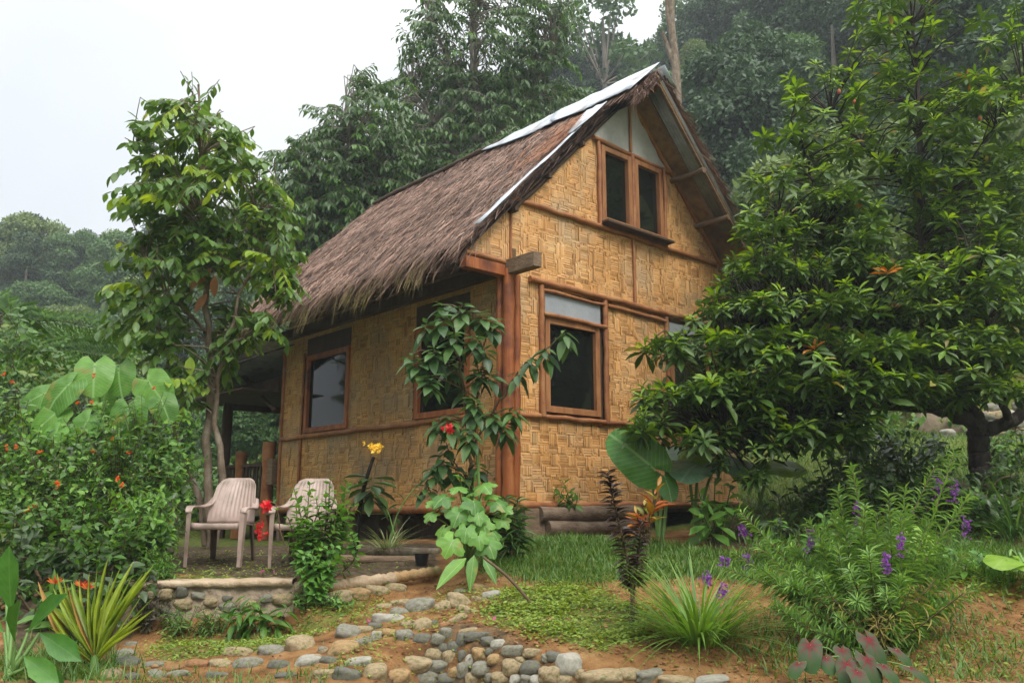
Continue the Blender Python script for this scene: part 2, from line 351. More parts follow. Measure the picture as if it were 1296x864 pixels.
M['l_purple']=leaf_mat('leaf_purple',G((.018,.012,.014),(.035,.02,.022),(.055,.03,.028),(.05,.045,.03)),.3,.1)
M['l_cord']=leaf_mat('leaf_strappy',G((.03,.085,.02),(.055,.13,.03),(.13,.23,.05)),.4,.25)
M['l_angel']=leaf_mat('leaf_narrow',G((.12,.24,.05),(.16,.31,.06),(.22,.38,.075),(.11,.20,.075)),.5,.3)
M['l_angel_dry']=leaf_mat('leaf_yellowing',G((.25,.24,.05),(.32,.28,.07),(.20,.16,.06)),.6,.3)
M['grass']=leaf_mat('grass_blade',G((.045,.115,.018),(.075,.175,.026),(.11,.22,.035),(.16,.20,.06)),.5,.3)
M['grass_lt']=leaf_mat('tuft_blade',G((.07,.16,.025),(.12,.23,.035),(.16,.27,.05)),.45,.35)
M['cover']=leaf_mat('creeper_leaf',G((.12,.20,.025),(.18,.27,.03),(.24,.31,.04),(.09,.16,.03)),.5,.3)
M['palm']=leaf_mat('young_palm_leaf',G((.22,.33,.045),(.32,.43,.06),(.42,.48,.08)),.42,.42)
M['palm_tip']=leaf_mat('palm_scorched_leaf',G((.40,.28,.08),(.42,.22,.06)),.5,.3)
M['canna']=leaf_mat('leaf_canna',G((.04,.13,.022),(.06,.18,.03),(.10,.25,.045)),.33,.3,.5,(.13,.26,.07))
M['spider']=leaf_mat('leaf_variegated',G((.30,.34,.16),(.22,.30,.10),(.38,.40,.24)),.5,.3)
M['caladium']=leaf_mat('leaf_caladium',G((.10,.15,.06),(.16,.19,.10),(.12,.20,.05)),.4,.25,.9,(.42,.03,.05))
M['croton']=leaf_mat('leaf_croton',G((.45,.20,.03),(.40,.09,.03),(.42,.32,.05),(.16,.22,.03)),.4,.25)
M['fl_orange']=leaf_mat('petal_orange',G((.75,.16,.04),(.80,.24,.06),(.7,.10,.04)),.6,.3)
M['fl_red']=leaf_mat('petal_red',G((.65,.03,.03),(.75,.06,.05)),.5,.3)
M['fl_yellow']=leaf_mat('petal_yellow',G((.85,.60,.08),(.90,.70,.14)),.6,.3)
M['fl_purple']=leaf_mat('petal_purple',G((.25,.08,.42),(.34,.10,.50),(.42,.16,.50)),.6,.3)
M['fl_pink']=leaf_mat('petal_pink',G((.70,.12,.40),(.75,.2,.45)),.6,.3)
M['dead_weed']=leaf_mat('weed_dark',G((.04,.025,.03),(.08,.05,.05),(.05,.055,.025)),.6,.15)
M['cable']=noise_mat('cable_rubber',[(.012,.012,.012),(.03,.03,.03)],20,.6,0)
M['black']=noise_mat('black_plastic',[(.008,.008,.01),(.02,.02,.022)],20,.4,0)
M['fruit']=noise_mat('fruit_skin',[(.30,.07,.03),(.42,.13,.05)],8,.5,0)
def caladium():
    m,nt,b,out=new_mat('leaf_caladium_red'); N=nt.nodes.new; Lk=nt.links.new
    def mth(op,a,bb=None,c=None):
        n=N('ShaderNodeMath'); n.operation=op
        for k,v in enumerate((a,bb,c)):
            if v is None: continue
            if isinstance(v,(int,float)): n.inputs[k].default_value=v
            else: Lk(v,n.inputs[k])
        return n.outputs[0]
    uv=N('ShaderNodeUVMap'); sep=N('ShaderNodeSeparateXYZ'); Lk(uv.outputs[0],sep.inputs[0])
    x=mth('SUBTRACT',sep.outputs[0],.5); y=mth('SUBTRACT',sep.outputs[1],.5)
    nz=N('ShaderNodeTexNoise'); nz.inputs['Scale'].default_value=16; nz.inputs['Detail'].default_value=5; Lk(uv.outputs[0],nz.inputs['Vector'])
    d=mth('SQRT',mth('ADD',mth('MULTIPLY',x,x),mth('MULTIPLY',y,y)))
    ang=mth('ARCTAN2',x,y); s=mth('ABSOLUTE',mth('SINE',mth('MULTIPLY',ang,3.5)))
    vein=mth('MULTIPLY',s,d); v=mth('ADD',vein,mth('MULTIPLY',nz.outputs[0],.05))
    mr=N('ShaderNodeMapRange'); Lk(v,mr.inputs[0]); mr.inputs[1].default_value=.04; mr.inputs[2].default_value=.10; mr.inputs[3].default_value=1; mr.inputs[4].default_value=0
    fade=N('ShaderNodeMapRange'); Lk(d,fade.inputs[0]); fade.inputs[1].default_value=.3; fade.inputs[2].default_value=.75; fade.inputs[3].default_value=1; fade.inputs[4].default_value=.1
    r=ramp(nt,[(.07,.02,.018),(.06,.06,.038),(.045,.065,.03),(.025,.06,.016)],[.15,.35,.55,.8]); Lk(mth('ADD',d,mth('MULTIPLY_ADD',nz.outputs[0],.5,-.2)),r.inputs[0])
    mx=N('ShaderNodeMix'); mx.data_type='RGBA'; Lk(mth('MULTIPLY',mr.outputs[0],fade.outputs[0]),mx.inputs[0]); Lk(r.outputs[0],mx.inputs[6]); mx.inputs[7].default_value=(.16,.008,.016,1)
    Lk(mx.outputs[2],b.inputs['Base Color']); b.inputs['Roughness'].default_value=.65; b.inputs['Specular IOR Level'].default_value=.12
    return m
M['caladium']=caladium()
def glass():
    m,nt,b,out=new_mat('window_glass')
    N=nt.nodes.new; Lk=nt.links.new
    b.inputs['Base Color'].default_value=(.008,.010,.008,1); b.inputs['Roughness'].default_value=.05; b.inputs['Specular IOR Level'].default_value=.30
    tc=N('ShaderNodeTexCoord'); nz=N('ShaderNodeTexNoise'); nz.inputs['Scale'].default_value=1.7; Lk(tc.outputs['Object'],nz.inputs['Vector'])
    bp=N('ShaderNodeBump'); bp.inputs['Strength'].default_value=.06; bp.inputs['Distance'].default_value=.05; Lk(nz.outputs[0],bp.inputs['Height']); Lk(bp.outputs[0],b.inputs['Normal'])
    return m
M['glass']=glass()
# ------------------------------------------------------------------ house frame (needed by the terrain)
AZ=R(48)
Ug=np.array([math.sin(AZ),math.cos(AZ),0]); Ul=np.array([-math.cos(AZ),math.sin(AZ),0])
HC=np.array([-.0426,9.0,0])
def H(s,t,z): return HC+Ug*s+Ul*t+np.array([0,0,z])

# ------------------------------------------------------------------ ground
CT=[]   # control points of the relief (x,y,z)
def c(px,py,Y): CT.append(P(px,py,Y))
for x,y,z in [(0,-6,-.1),(-6,-4,-.1),(6,-4,0),(0,0,0),(-4,0,-.05),(4,0,.1),(0,2.5,.12),(-3,3.2,.12),(3,3,.25),(0,3.8,.2),(-1.5,4.4,.22),(6,4,.5),(-7,5,.2),(1.2,4.3,.42),(2.6,4.2,.5),(3.6,4.6,.62)]: CT.append((x,y,z))
c(60,864,5.0); c(130,862,5.2); c(0,864,4.8); c(0,800,6.0); c(80,790,6.4); c(100,720,8.0); c(0,700,9.2); c(200,700,8.6)
c(250,864,5.35); c(350,860,5.35); c(450,880,5.0); c(330,880,5.0)
c(200,838,5.75); c(300,828,5.85); c(200,802,6.55); c(330,797,6.62); c(250,815,6.2); c(370,815,6.1)
c(440,765,6.95); c(520,747,7.3); c(400,775,6.75); c(440,795,6.25); c(480,775,6.6); c(560,737,7.55)
for px in (120,165,210,260,310,350,375):
    yw=6.80+(px-150)/224*.18
    q=P(px,800,yw-.20); CT.append((q[0],yw-.13,.54+.0002*px)); CT.append((q[0],yw-.35,.54)); q=P(px,742,yw+.06); CT.append((q[0],yw+.13,.93))
c(470,735,7.3); c(550,724,7.68)
for px,yw in ((395,7.02),(440,7.14),(480,7.24)):
    q=P(px,742,yw); CT.append((q[0],yw+.02,.92)); CT.append((q[0],yw-.16,.80))
c(250,722,7.45); c(320,720,7.55); c(450,714,7.9); c(250,700,8.6); c(400,700,8.4); c(330,695,8.9); c(400,720,7.6)
c(470,698,8.4); c(540,695,8.6); c(600,700,8.3); c(600,715,7.9)
c(560,800,5.75); c(640,817,5.45); c(700,834,5.22); c(760,852,5.05); c(850,862,4.95); c(600,806,5.62)
for px,py,Y in [(560,800,5.75),(600,806,5.62),(640,817,5.45),(700,834,5.22),(740,846,5.1),(800,857,5.0),(880,864,4.93)]:
    q=P(px,py,Y); CT.append((q[0]-.05,q[1]-.20,q[2]-.40)); CT.append((q[0]-.12,q[1]-.5,q[2]-.46))
c(510,812,5.75); c(505,830,5.55); c(500,842,5.35); c(500,862,5.05); c(420,845,5.4); c(540,790,6.1); c(580,760,6.6); c(610,745,7.0)
c(620,790,6.0); c(650,762,6.5); c(700,780,6.1); c(760,800,5.75); c(820,830,5.3); c(800,770,6.25); c(900,840,5.15)
c(690,742,7.15); c(620,728,7.5); c(780,745,7.0); c(870,752,6.85); c(960,770,6.4); c(1000,800,5.9)
c(690,735,7.4); c(620,718,7.8); c(790,728,7.2); c(870,730,7.1); c(960,738,7.0)   # lip of the grass strip
c(700,700,8.0); c(780,690,8.1); c(650,690,8.4); c(870,700,7.9); c(960,705,7.8)
c(950,852,5.1); c(1100,850,5.1); c(1250,850,5.15); c(1150,800,5.8); c(1280,800,5.9); c(1296,770,6.25)
c(1200,748,6.4); c(1280,752,6.45); c(1060,740,6.9); c(1130,745,6.6)
c(1060,722,7.1); c(1150,728,6.75); c(1220,726,6.6); c(1290,728,6.6)
c(1000,690,8.2); c(1200,690,7.8); c(1290,690,7.8); c(1100,650,9.2); c(1000,650,9.5); c(1240,615,9.5); c(1290,640,9.0)
c(960,640,10.5); c(1050,610,12); c(1000,585,13.5); c(1150,585,12.5); c(1270,580,12); c(1200,555,14); c(1280,545,14.6); c(1280,500,16); c(1150,530,16); c(1050,555,15)
for s,t,z in [(0,0,1.17),(0,2.5,1.1),(0,5,1.0),(0,8,.95),(2.2,0,1.24),(4.4,0,1.4),(4.4,5,1.4),(2.2,5,1.2),(-1,4,.98),(-1.2,7,.95),(1,-.5,1.2),(2.2,-.6,1.22),(3.5,-.6,1.35)]:
    q=H(s,t,z); CT.append(q)
for x,y,z in [(-10,12,.9),(-6,16,1.2),(-12,20,1.5),(0,22,2),(8,20,4.2),(5,16,3),(12,14,3.2),(10,9,2.0),(-15,8,.3),(7,7,1.1),(14,22,6.5)]: CT.append((x,y,z))
CT=np.array([np.asarray(q,float) for q in CT])
_A=np.linalg.norm(CT[:,None,:2]-CT[None,:,:2],axis=2)
_K=np.block([[_A+0*np.eye(len(CT)),np.ones((len(CT),1))],[np.ones((1,len(CT))),np.zeros((1,1))]])-np.diag(np.r_[np.full(len(CT),.02),0])
_W=np.linalg.solve(_K,np.r_[CT[:,2],0])
def near_h(x,y):
    x=np.asarray(x,float); y=np.asarray(y,float); sh=x.shape; x=x.ravel(); y=y.ravel(); out=np.empty(len(x))
    for i in range(0,len(x),20000):
        d=np.hypot(x[i:i+20000,None]-CT[:,0],y[i:i+20000,None]-CT[:,1]); out[i:i+20000]=d@_W[:-1]+_W[-1]
    return out.reshape(sh)
def sm(a,b,v):
    t=np.clip((v-a)/(b-a),0,1); return t*t*(3-2*t)
def far_h(x,y):
    q=.8*y+.75*x-21
    ridge=20+.55*np.clip(x,-30,60)
    h=np.minimum(np.where(q>0,q*.86,0),np.maximum(ridge,0)+0*x)
    h=np.where(q>0,h,0); h=h*sm(-24,-4,x+.1*y)
    h2=13.5*np.exp(-(((x+36)/24)**2+((y-62)/15)**2))
    h3=9*np.exp(-(((x+5)/26)**2+((y-80)/22)**2))
    return 1.5+h+h2+h3+fbm(x,y,.09)*1.2
def height(x,y):
    x=np.asarray(x,float); y=np.asarray(y,float)
    r=np.hypot(x*.85,np.maximum(y-5,0)+np.maximum(-y,0)*.8)
    w=sm(11,19,r)
    n=near_h(np.clip(x,-18,18),np.clip(y,-8,26))+fbm(x,y,3.2)*.022+fbm(x+3,y,11)*.008
    return n*(1-w)+far_h(x,y)*w*np.where(y<0,.3,1)
def hit(px,py):
    d=ray(px,py); t=np.concatenate([np.linspace(3,14,900),np.linspace(14,60,600)])
    p=d[None]*t[:,None]+np.array([0,0,EYE]); b=p[:,2]<height(p[:,0],p[:,1])
    i=int(np.argmax(b)) if b.any() else len(t)-1
    return p[i]
def onground(px,Y):
    x=P(px,633,Y)[0]; return np.array([x,Y,float(height(np.array([x]),np.array([Y]))[0])])
def gpoly(poly): return np.array([hit(*q)[:2] for q in poly])

def build_ground():
    def axis(a,b,st,lim):
        v=list(np.arange(a,b,st)); s=st
        lo=[a]; 
        while lo[-1]>-lim: s*=1.16; lo.append(lo[-1]-s)
        s=st; hi=[v[-1]]
        while hi[-1]<lim: s*=1.16; hi.append(hi[-1]+s)
        return np.array(lo[1:][::-1]+v+hi[1:])
    xs=axis(-4.6,5.4,.045,320); ys=axis(3.6,10.5,.045,420); ys=ys[ys>-60]
    X,Y=np.meshgrid(xs,ys); Z=height(X,Y); nx,ny=len(xs),len(ys)
    v=np.stack([X,Y,Z],-1).reshape(-1,3)
    i=np.arange(nx-1)[None]+nx*np.arange(ny-1)[:,None]; i=i.ravel()
    mb=MB(); mb.add(v,np.stack([i,i+1,i+1+nx,i+nx],1))
    m,nt,b,out=new_mat('ground_soil'); N=nt.nodes.new; Lk=nt.links.new
    def noise(s,d=6,r=.65):
        n=N('ShaderNodeTexNoise'); n.inputs['Scale'].default_value=s; n.inputs['Detail'].default_value=d; n.inputs['Roughness'].default_value=r; Lk(tc.outputs['Object'],n.inputs['Vector']); return n
    tc=N('ShaderNodeTexCoord')
    n1=noise(5,8); soil=ramp(nt,[(.085,.042,.018),(.19,.092,.035),(.27,.145,.058),(.33,.20,.095)],[.3,.45,.58,.72]); Lk(n1.outputs[0],soil.inputs[0])
    n2=noise(19,6); moss=ramp(nt,[(.035,.055,.012),(.09,.12,.022),(.15,.17,.035),(.20,.15,.06)],[.3,.48,.6,.75]); Lk(n2.outputs[0],moss.inputs[0])
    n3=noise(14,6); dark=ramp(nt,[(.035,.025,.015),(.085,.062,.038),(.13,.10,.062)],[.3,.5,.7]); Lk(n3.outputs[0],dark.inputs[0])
    at=N('ShaderNodeAttribute'); at.attribute_name='cover'; sp=N('ShaderNodeSeparateColor'); Lk(at.outputs['Color'],sp.inputs[0])
    n4=noise(9,5,.7)
    def mixer(fac_sock,a,bb):
        ad=N('ShaderNodeMath'); ad.operation='ADD'; Lk(fac_sock,ad.inputs[0]); Lk(n4.outputs[0],ad.inputs[1])
        mr=N('ShaderNodeMapRange'); Lk(ad.outputs[0],mr.inputs[0]); mr.inputs[1].default_value=.85; mr.inputs[2].default_value=1.1
        mx=N('ShaderNodeMix'); mx.data_type='RGBA'; Lk(mr.outputs[0],mx.inputs[0]); Lk(a,mx.inputs[6]); Lk(bb,mx.inputs[7]); return mx.outputs[2]
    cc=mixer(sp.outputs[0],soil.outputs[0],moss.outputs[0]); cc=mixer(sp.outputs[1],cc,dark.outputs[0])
    Lk(cc,b.inputs['Base Color']); b.inputs['Roughness'].default_value=.95; b.inputs['Specular IOR Level'].default_value=.15
    n5=noise(45,6,.7); bp=N('ShaderNodeBump'); bp.inputs['Strength'].default_value=.9; bp.inputs['Distance'].default_value=.025; Lk(n5.outputs[0],bp.inputs['Height']); Lk(bp.outputs[0],b.inputs['Normal'])
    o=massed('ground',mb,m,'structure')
    # masks for moss and dark earth; the dark one also carries painted shade
    cov=np.zeros((len(v),4),np.float32); cov[:,3]=1
    xy=v[:,:2]
    far=np.hypot(xy[:,0]*.7,np.maximum(xy[:,1]-5,0))
    cov[:,0]=np.clip((far-4.5)/2,0,.8)
    cov[:,0]=np.where(xy[:,1]<4.4,.6,cov[:,0])
    for poly,val in COVER_POLY:
        g=gpoly(poly); ins=inpoly(xy,g); d=polydist(xy,g); cov[:,0]=np.where(ins,np.maximum(cov[:,0],val*np.clip(d/.12+.35,0,1)),cov[:,0])
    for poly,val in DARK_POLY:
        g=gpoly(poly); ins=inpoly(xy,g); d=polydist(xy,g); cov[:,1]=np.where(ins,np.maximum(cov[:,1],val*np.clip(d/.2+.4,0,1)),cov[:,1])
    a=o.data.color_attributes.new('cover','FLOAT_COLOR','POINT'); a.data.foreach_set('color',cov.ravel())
    return o
BED_R=[(600,778),(640,748),(700,738),(760,750),(835,775),(830,800),(770,832),(700,812),(625,793)]
BED_L=[(185,836),(200,802),(300,802),(390,775),(430,748),(480,752),(430,790),(340,826)]
EDGE_T=[(190,742),(190,728),(360,726),(368,740)]
FRONT=[(600,704),(660,682),(780,684),(860,692),(970,702),(985,738),(900,731),(800,735),(700,740),(610,722)]
RIGHT=[(970,702),(1050,690),(1296,690),(1296,742),(1210,736),(1180,738),(1000,738)]
LAWN=[(900,650),(1000,568),(1120,545),(1296,556),(1296,610),(1180,620),(1100,660)]
LOWL=[(0,864),(0,845),(60,815),(150,838),(160,864)]
COVER_POLY=[([(-250,885),(1500,885),(1500,1080),(-250,1080)],.6),([(-420,720),(-5,720),(-5,890),(-420,890)],.6),([(1300,640),(1700,640),(1700,880),(1300,880)],.6),(BED_R,.62),(BED_L,.55),(EDGE_T,.7),(FRONT,.8),(RIGHT,.75),(LAWN,.75),(LOWL,.8),([(1000,800),(870,760),(700,745),(700,739),(1000,742)],.22)]
DARK_POLY=[([(560,785),(620,790),(700,818),(760,845),(900,862),(900,864),(470,864),(480,840)],.5),([(0,690),(180,690),(190,740),(180,800),(60,815),(0,850)],.95),([(190,728),(220,690),(560,688),(560,722),(470,733),(370,738)],.8),([(880,690),(900,630),(1060,615),(1296,610),(1296,700),(1000,700)],.62)]  # dark earth, plus shade painted in under the tree and between wall stones
build_ground()

# ------------------------------------------------------------------ THE HOUSE
house=thing('bamboo_house','two storey woven bamboo house with a steep thatched roof','house',H(0,0,1.2))
def hbox(mb,s0,s1,t0,t1,z0,z1,mat=0): obox(mb,H(s0,t0,z0),Ug*(s1-s0),Ul*(t1-t0),UP*(z1-z0),mat)
def hpart(name,m,s0,s1,t0,t1,z0,z1,parent=None,bevel=.004,label=None):
    mb=MB(); hbox(mb,s0,s1,t0,t1,z0,z1); return part(name,mb,m,parent or house,False,label,bevel)
def pole(name,m,a,b,r=.03,parent=None,sides=10,wob=.006):
    mb=MB(); a=np.asarray(a,float); b=np.asarray(b,float); n=max(4,int(np.linalg.norm(b-a)/.18))
    p=a+(b-a)*np.linspace(0,1,n)[:,None]+rng.normal(0,wob,(n,3)); rr=r*(1+rng.normal(0,.05,n))
    tube(mb,p,rr,sides); return part(name,mb,m,parent or house)
SR=2.22; RZ=7.28; RS=1.0     # ridge position, height, slope
def under(s): return RZ-.145-RS*np.abs(s-SR)
def weave(mb,at,ext_u,ext_v,outward,U,V,mask,c=.034,per=8):
    """plaited split-bamboo: every strip end goes over and under its neighbours"""
    nu=int(ext_u/c); nv=int(ext_v/c)
    shift=np.zeros(nv,int); s=0; dr=1; run=0
    for j in range(nv):
        shift[j]=s
        q=rng.random()
        s+=0 if q<.58 else (dr if q<.72 else (dr*2 if q<.80 else per//2))
        if rng.random()<.12: dr=-dr
    I=np.arange(nu)
    Hh=((I[None,:]-shift[:,None])%per)<per//2
    Hh^=(rng.random(Hh.shape)<.03)
    ok=mask((I[None,:]+.5)*c+0*shift[:,None],(np.arange(nv)[:,None]+.5)*c+0*I[None,:])
    recs=[]
    for j in range(nv):
        i=0
        while i<nu:
            if Hh[j,i] and ok[j,i]:
                k=i
                while k+1<nu and Hh[j,k+1] and ok[j,k+1] and k-i<5: k+=1
                recs.append((i*c,j*c,(k+1-i)*c,0)); i=k+1
            else: i+=1
    for i in range(nu):
        j=0
        while j<nv:
            if not Hh[j,i] and ok[j,i]:
                k=j
                while k+1<nv and not Hh[k+1,i] and ok[k+1,i] and k-j<6: k+=1
                recs.append((i*c,j*c,(k+1-j)*c,1)); j=k+1
            else: j+=1
    rec=np.array(recs); n=len(rec)
    prof=np.array([0,.18,.82,1.]); hh=np.array([-.003,.004,.004,-.003])
    wd=c*rng.uniform(.80,1.0,n); ex=.006
    h=rng.uniform(.6,1.5,n); tl=rng.normal(0,.0014,n)
    L=rec[:,2]+2*ex
    a=rec[:,3]==1
    la=-ex+prof[None,:]*L[:,None]                # along
    ac=np.stack([(c-wd)/2+rng.normal(0,.001,n),(c+wd)/2],1)  # across
    V4=np.zeros((n,4,2,3))
    for q in range(4):
        for w in range(2):
            u=np.where(a,rec[:,0]+ac[:,w],rec[:,0]+la[:,q]); v=np.where(a,rec[:,1]+la[:,q],rec[:,1]+ac[:,w])
            d=hh[q]*h+tl*(1 if w else -1)
            V4[:,q,w]=at+u[:,None]*U+v[:,None]*V+d[:,None]*outward
    base=np.arange(n)[:,None]*8
    f=np.concatenate([base+np.array([[q*2,q*2+1,q*2+3,q*2+2]]) for q in range(3)])
    mb.add(V4.reshape(-1,3),f)
GW=[(.50,1.60,2.56,4.06),(2.86,3.96,2.56,4.06),(1.55,2.92,5.08,6.24)]
def gmask(u,v):
    u=u-.62; z=v+1.55; ok=(z<under(u)-.01)&(z<6.24-.0*u)&((u>0)|(z>4.24))
    for a,b,c0,d in GW: ok&=~((u>a)&(u<b)&(z>c0)&(z<d))
    return ok
gw=MB(); gb=MB()
hbox(gb,.0,4.44,.045,.12,1.5,4.75); 
v=[H(0,.045,4.75),H(4.44,.045,4.75),H(SR,.045,6.97),H(0,.12,4.75),H(4.44,.12,4.75),H(SR,.12,6.97)]
gb.add(v,[(0,1,2),(5,4,3)]); gb.add([H(-.6,.03,4.26),H(.02,.03,4.26),H(.02,.03,4.8),H(-.6,.03,4.3)],[(0,1,2,3)])
gwall=part('gable_wall',gb,M['gap'],house,False)
weave(gw,H(-.62,.006,1.55),5.06,5.3,-Ul,Ug,UP,gmask,.029,10)
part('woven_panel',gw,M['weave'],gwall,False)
SW=[(3.36,4.66,2.6,3.78),(.66,1.78,2.6,3.78)]
def smask(u,v):
    z=v+1.5; ok=(z<4.35)
    for a,b,c0,d in SW: ok&=~((u>a)&(u<b)&(z>c0)&(z<d))
    return ok
sb=MB(); hbox(sb,.045,.12,0,5.4,1.45,4.45); swall=part('side_wall',sb,M['gap'],house,False)
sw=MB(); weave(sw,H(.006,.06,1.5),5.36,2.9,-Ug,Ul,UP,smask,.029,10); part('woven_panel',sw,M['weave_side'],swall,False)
bw=MB(); hbox(bw,4.36,4.44,.12,5.4,1.45,4.75); hbox(bw,.12,4.36,5.32,5.4,1.45,4.75)
bw.add([H(.0,5.4,4.75),H(4.44,5.4,4.75),H(SR,5.4,6.95)],[(0,1,2)]); bw.add([H(.0,5.36,4.75),H(4.44,5.36,4.75),H(SR,5.36,6.95)],[(2,1,0)])
part('rear_wall',bw,M['weave_side'],house,False)
# second-storey floor keeps the room behind the panes closed
hpart('floor',M['dark_wood'],.1,4.4,.1,7.9,1.45,1.52)
# corner post: two rough red-brown poles
cpst=pole('corner_post',M['post'],H(-.035,-.045,1.22),H(-.045,-.05,4.16),.066,None,14,.004)
pole('post_pole',M['post'],H(.075,-.05,1.5),H(.085,-.045,4.12),.045,cpst,10,.004)
pole('post_pole',M['post'],H(-.05,.08,1.5),H(-.055,.075,4.1),.05,cpst,10,.004)
# poles over the joints of the mats
for a,b,r in [(H(.03,-.02,5.05),H(4.12,-.02,5.05),.034),(H(.3,-.03,4.13),H(4.44,-.03,4.09),.037),(H(1.66,-.024,4.03),H(2.86,-.024,3.99),.026),
              (H(.02,-.02,2.54),H(1.75,-.02,2.54),.03),(H(1.7,-.02,2.55),H(4.44,-.02,2.54),.03),(H(2.22,-.016,4.12),H(2.22,-.016,5.03),.022),(H(.03,-.012,4.2),H(.03,-.012,4.92),.016),(H(.03,-.02,1.55),H(4.44,-.02,1.56),.034),
              (H(1.5,-.012,2.55),H(1.5,-.012,2.5),.02)]:
    pole('batten',M['pole'],a,b,r)
for a,b,r in [(H(-.02,.05,2.555),H(-.02,3.0,2.55),.033),(H(-.02,2.9,2.555),H(-.02,5.35,2.54),.033),(H(-.02,.05,1.5),H(-.02,5.38,1.47),.05),(H(-.012,.52,1.52),H(-.012,.52,2.53),.018),(H(-.02,4.72,1.5),H(-.02,4.72,3.85),.022),(H(-.01,5.38,1.4),H(-.01,5.38,4.2),.03)]:
    pole('batten',M['pole'],a,b,r)
# rake poles under the roof edge
pole('rake_pole',M['pole'],H(SR+.1,-.02,under(SR+.1)-.06),H(4.42,-.02,under(4.42)-.05),.03)
pole('rake_pole',M['dark_wood'],H(.06,-.02,under(.06)-.06),H(SR-.1,-.02,under(SR-.1)-.06),.03)
# windows ------------------------------------------------
def window(axis,a0,a1,z0,z1,fw=.065,sill=True,proud=.03,mat='frame',out=None,panes=1):
    """frame of four boards, dark pane set back; axis 'g' on the gable wall, 's' on the side wall"""
    def bx(mb,u0,u1,d0,d1,zz0,zz1):
        if axis=='g': hbox(mb,u0,u1,d0,d1,zz0,zz1)
        else: hbox(mb,d0,d1,u0,u1,zz0,zz1)
    f=MB()
    bx(f,a0,a0+fw,-proud,.05,z0,z1); bx(f,a1-fw,a1,-proud,.05,z0,z1)
    bx(f,a0+fw,a1-fw,-proud+.003,.05,z0,z0+fw); bx(f,a0+fw,a1-fw,-proud+.003,.05,z1-fw,z1)
    w=part('window',f,M[mat],house,False,None,.004)
    g=MB(); bx(g,a0+fw-.004,a1-fw+.004,.022,.03,z0+fw-.004,z1-fw+.004); part('pane',g,M['glass'],w,False)
    return w,bx
w,bx=window('g',.56,1.50,2.60,3.72,.075)
m=MB(); bx(m,.57,1.535,-.012,.02,3.755,4.0); part('transom_board',m,M['board'],w,False)
pole('cross_pole',M['pole'],H(.5,-.045,3.745),H(1.6,-.045,3.735),.028,w)
pole('cross_pole',M['pole'],H(.5,-.035,4.03),H(1.6,-.035,4.02),.02,w)
m=MB(); bx(m,1.503,1.545,-.01,.05,2.6,3.72); part('jamb',m,M['dark_wood'],w,False)
for s in (.50,1.60): pole('jamb_pole',M['pole'],H(s,-.03,2.54),H(s,-.03,4.08),.034,w)
w,bx=window('g',2.93,3.87,2.60,3.72,.075)
m=MB(); bx(m,2.94,3.86,-.012,.02,3.755,4.0); part('transom_board',m,M['board'],w,False)
pole('cross_pole',M['pole'],H(2.86,-.045,3.745),H(3.94,-.045,3.735),.028,w)
for s in (2.87,3.94): pole('jamb_pole',M['pole'],H(s,-.03,2.54),H(s,-.03,4.06),.034,w)
for a0,a1 in ((1.60,2.20),(2.27,2.87)):
    w,bx=window('g',a0,a1,5.13,6.18,.07,proud=.045)
    m=MB(); bx(m,a0-.05,a1+.06,-.17,-.046,5.085,5.118); part('sill',m,M['dark_wood'],w,False,None,.004)
for s in (1.555,2.235,2.915): pole('jamb_pole',M['pole'],H(s,-.03,5.07),H(s,-.03,6.22),.03)
pole('batten',M['pole'],H(1.45,-.03,6.235),H(3.05,-.03,6.20),.03)
for a0,a1 in ((3.38,4.64),(.68,1.76)):
    w,bx=window('s',a0,a1,2.6,3.78,.075,mat='post')
    m=MB(); hbox(m,-.012,.04,a0,a1,3.785,4.05); part('transom_board',m,M['dark_wood'],w,False)
# plastic sheet closing the gable top, with its strip of wood
tp=MB(); n=14
for i in range(n):
    for j in range(n): pass
us=np.linspace(SR-.72,SR+.86,22); rows=9; V=[]
for u in us:
    top=max(under(u)-.02,6.25)
    for k in range(rows): 
        z=6.24+(top-6.24)*k/(rows-1); V.append(H(u,-.005+.02*fbm(u*3,z*3,2.2),z))
V=np.array(V); i=(np.arange(len(us)-1)[:,None]*rows+np.arange(rows-1)[None]).ravel()
tp.add(V,np.stack([i,i+rows,i+rows+1,i+1],1)); part('tarp_panel',tp,M['tarp'],house)
hpart('tarp_batten',M['frame'],2.19,2.225,-.045,-.02,6.25,6.98)
# base -------------------------------------------------------
pole('base_log',M['log'],H(.34,-.14,1.45),H(2.05,-.13,1.46),.085,None,12,.01)
pole('base_log',M['log'],H(.42,-.17,1.295),H(2.15,-.16,1.30),.085,None,12,.01)
hpart('base_block',M['timber'],.12,.42,-.14,.12,1.13,1.52)
hpart('plinth',M['mortar'],.2,4.4,-.26,.1,1.05,1.215)
for t in (.9,2.1,3.25,4.4,5.3):
    hpart('stilt',M['timber'],.0,.09,t,t+.10,.85,1.44)
hpart('underfloor_shade_panel',M['dark_wood'],.25,.28,.0,5.4,.8,1.42)  # dark panel added where only the shaded void under the floor is
# wall plates running out past the corner
hpart('wall_plate',M['timber'],-.09,.03,-.52,-.005,4.10,4.27,None,.006)
hpart('wall_plate',M['dark_wood'],-.09,.03,0,7.9,4.12,4.27,None,.006)
hpart('tie_beam',M['post'],-.66,-.095,-.06,.05,4.08,4.21,None,.006)
pole('tie_pole',M['pole'],H(-.66,-.03,4.25),H(.02,-.03,4.24),.03)
# rafters and mat seen under the eaves
T0,T1=-.10,6.35
sl=nrm(-Ug-UP*RS)     # down the left slope
for t in np.arange(.1,6.3,.42):
    pole('rafter',M['dark_wood'],H(SR,t,RZ-.24),H(-.68,t,RZ-.24-RS*(SR+.68)),.03,None,7)
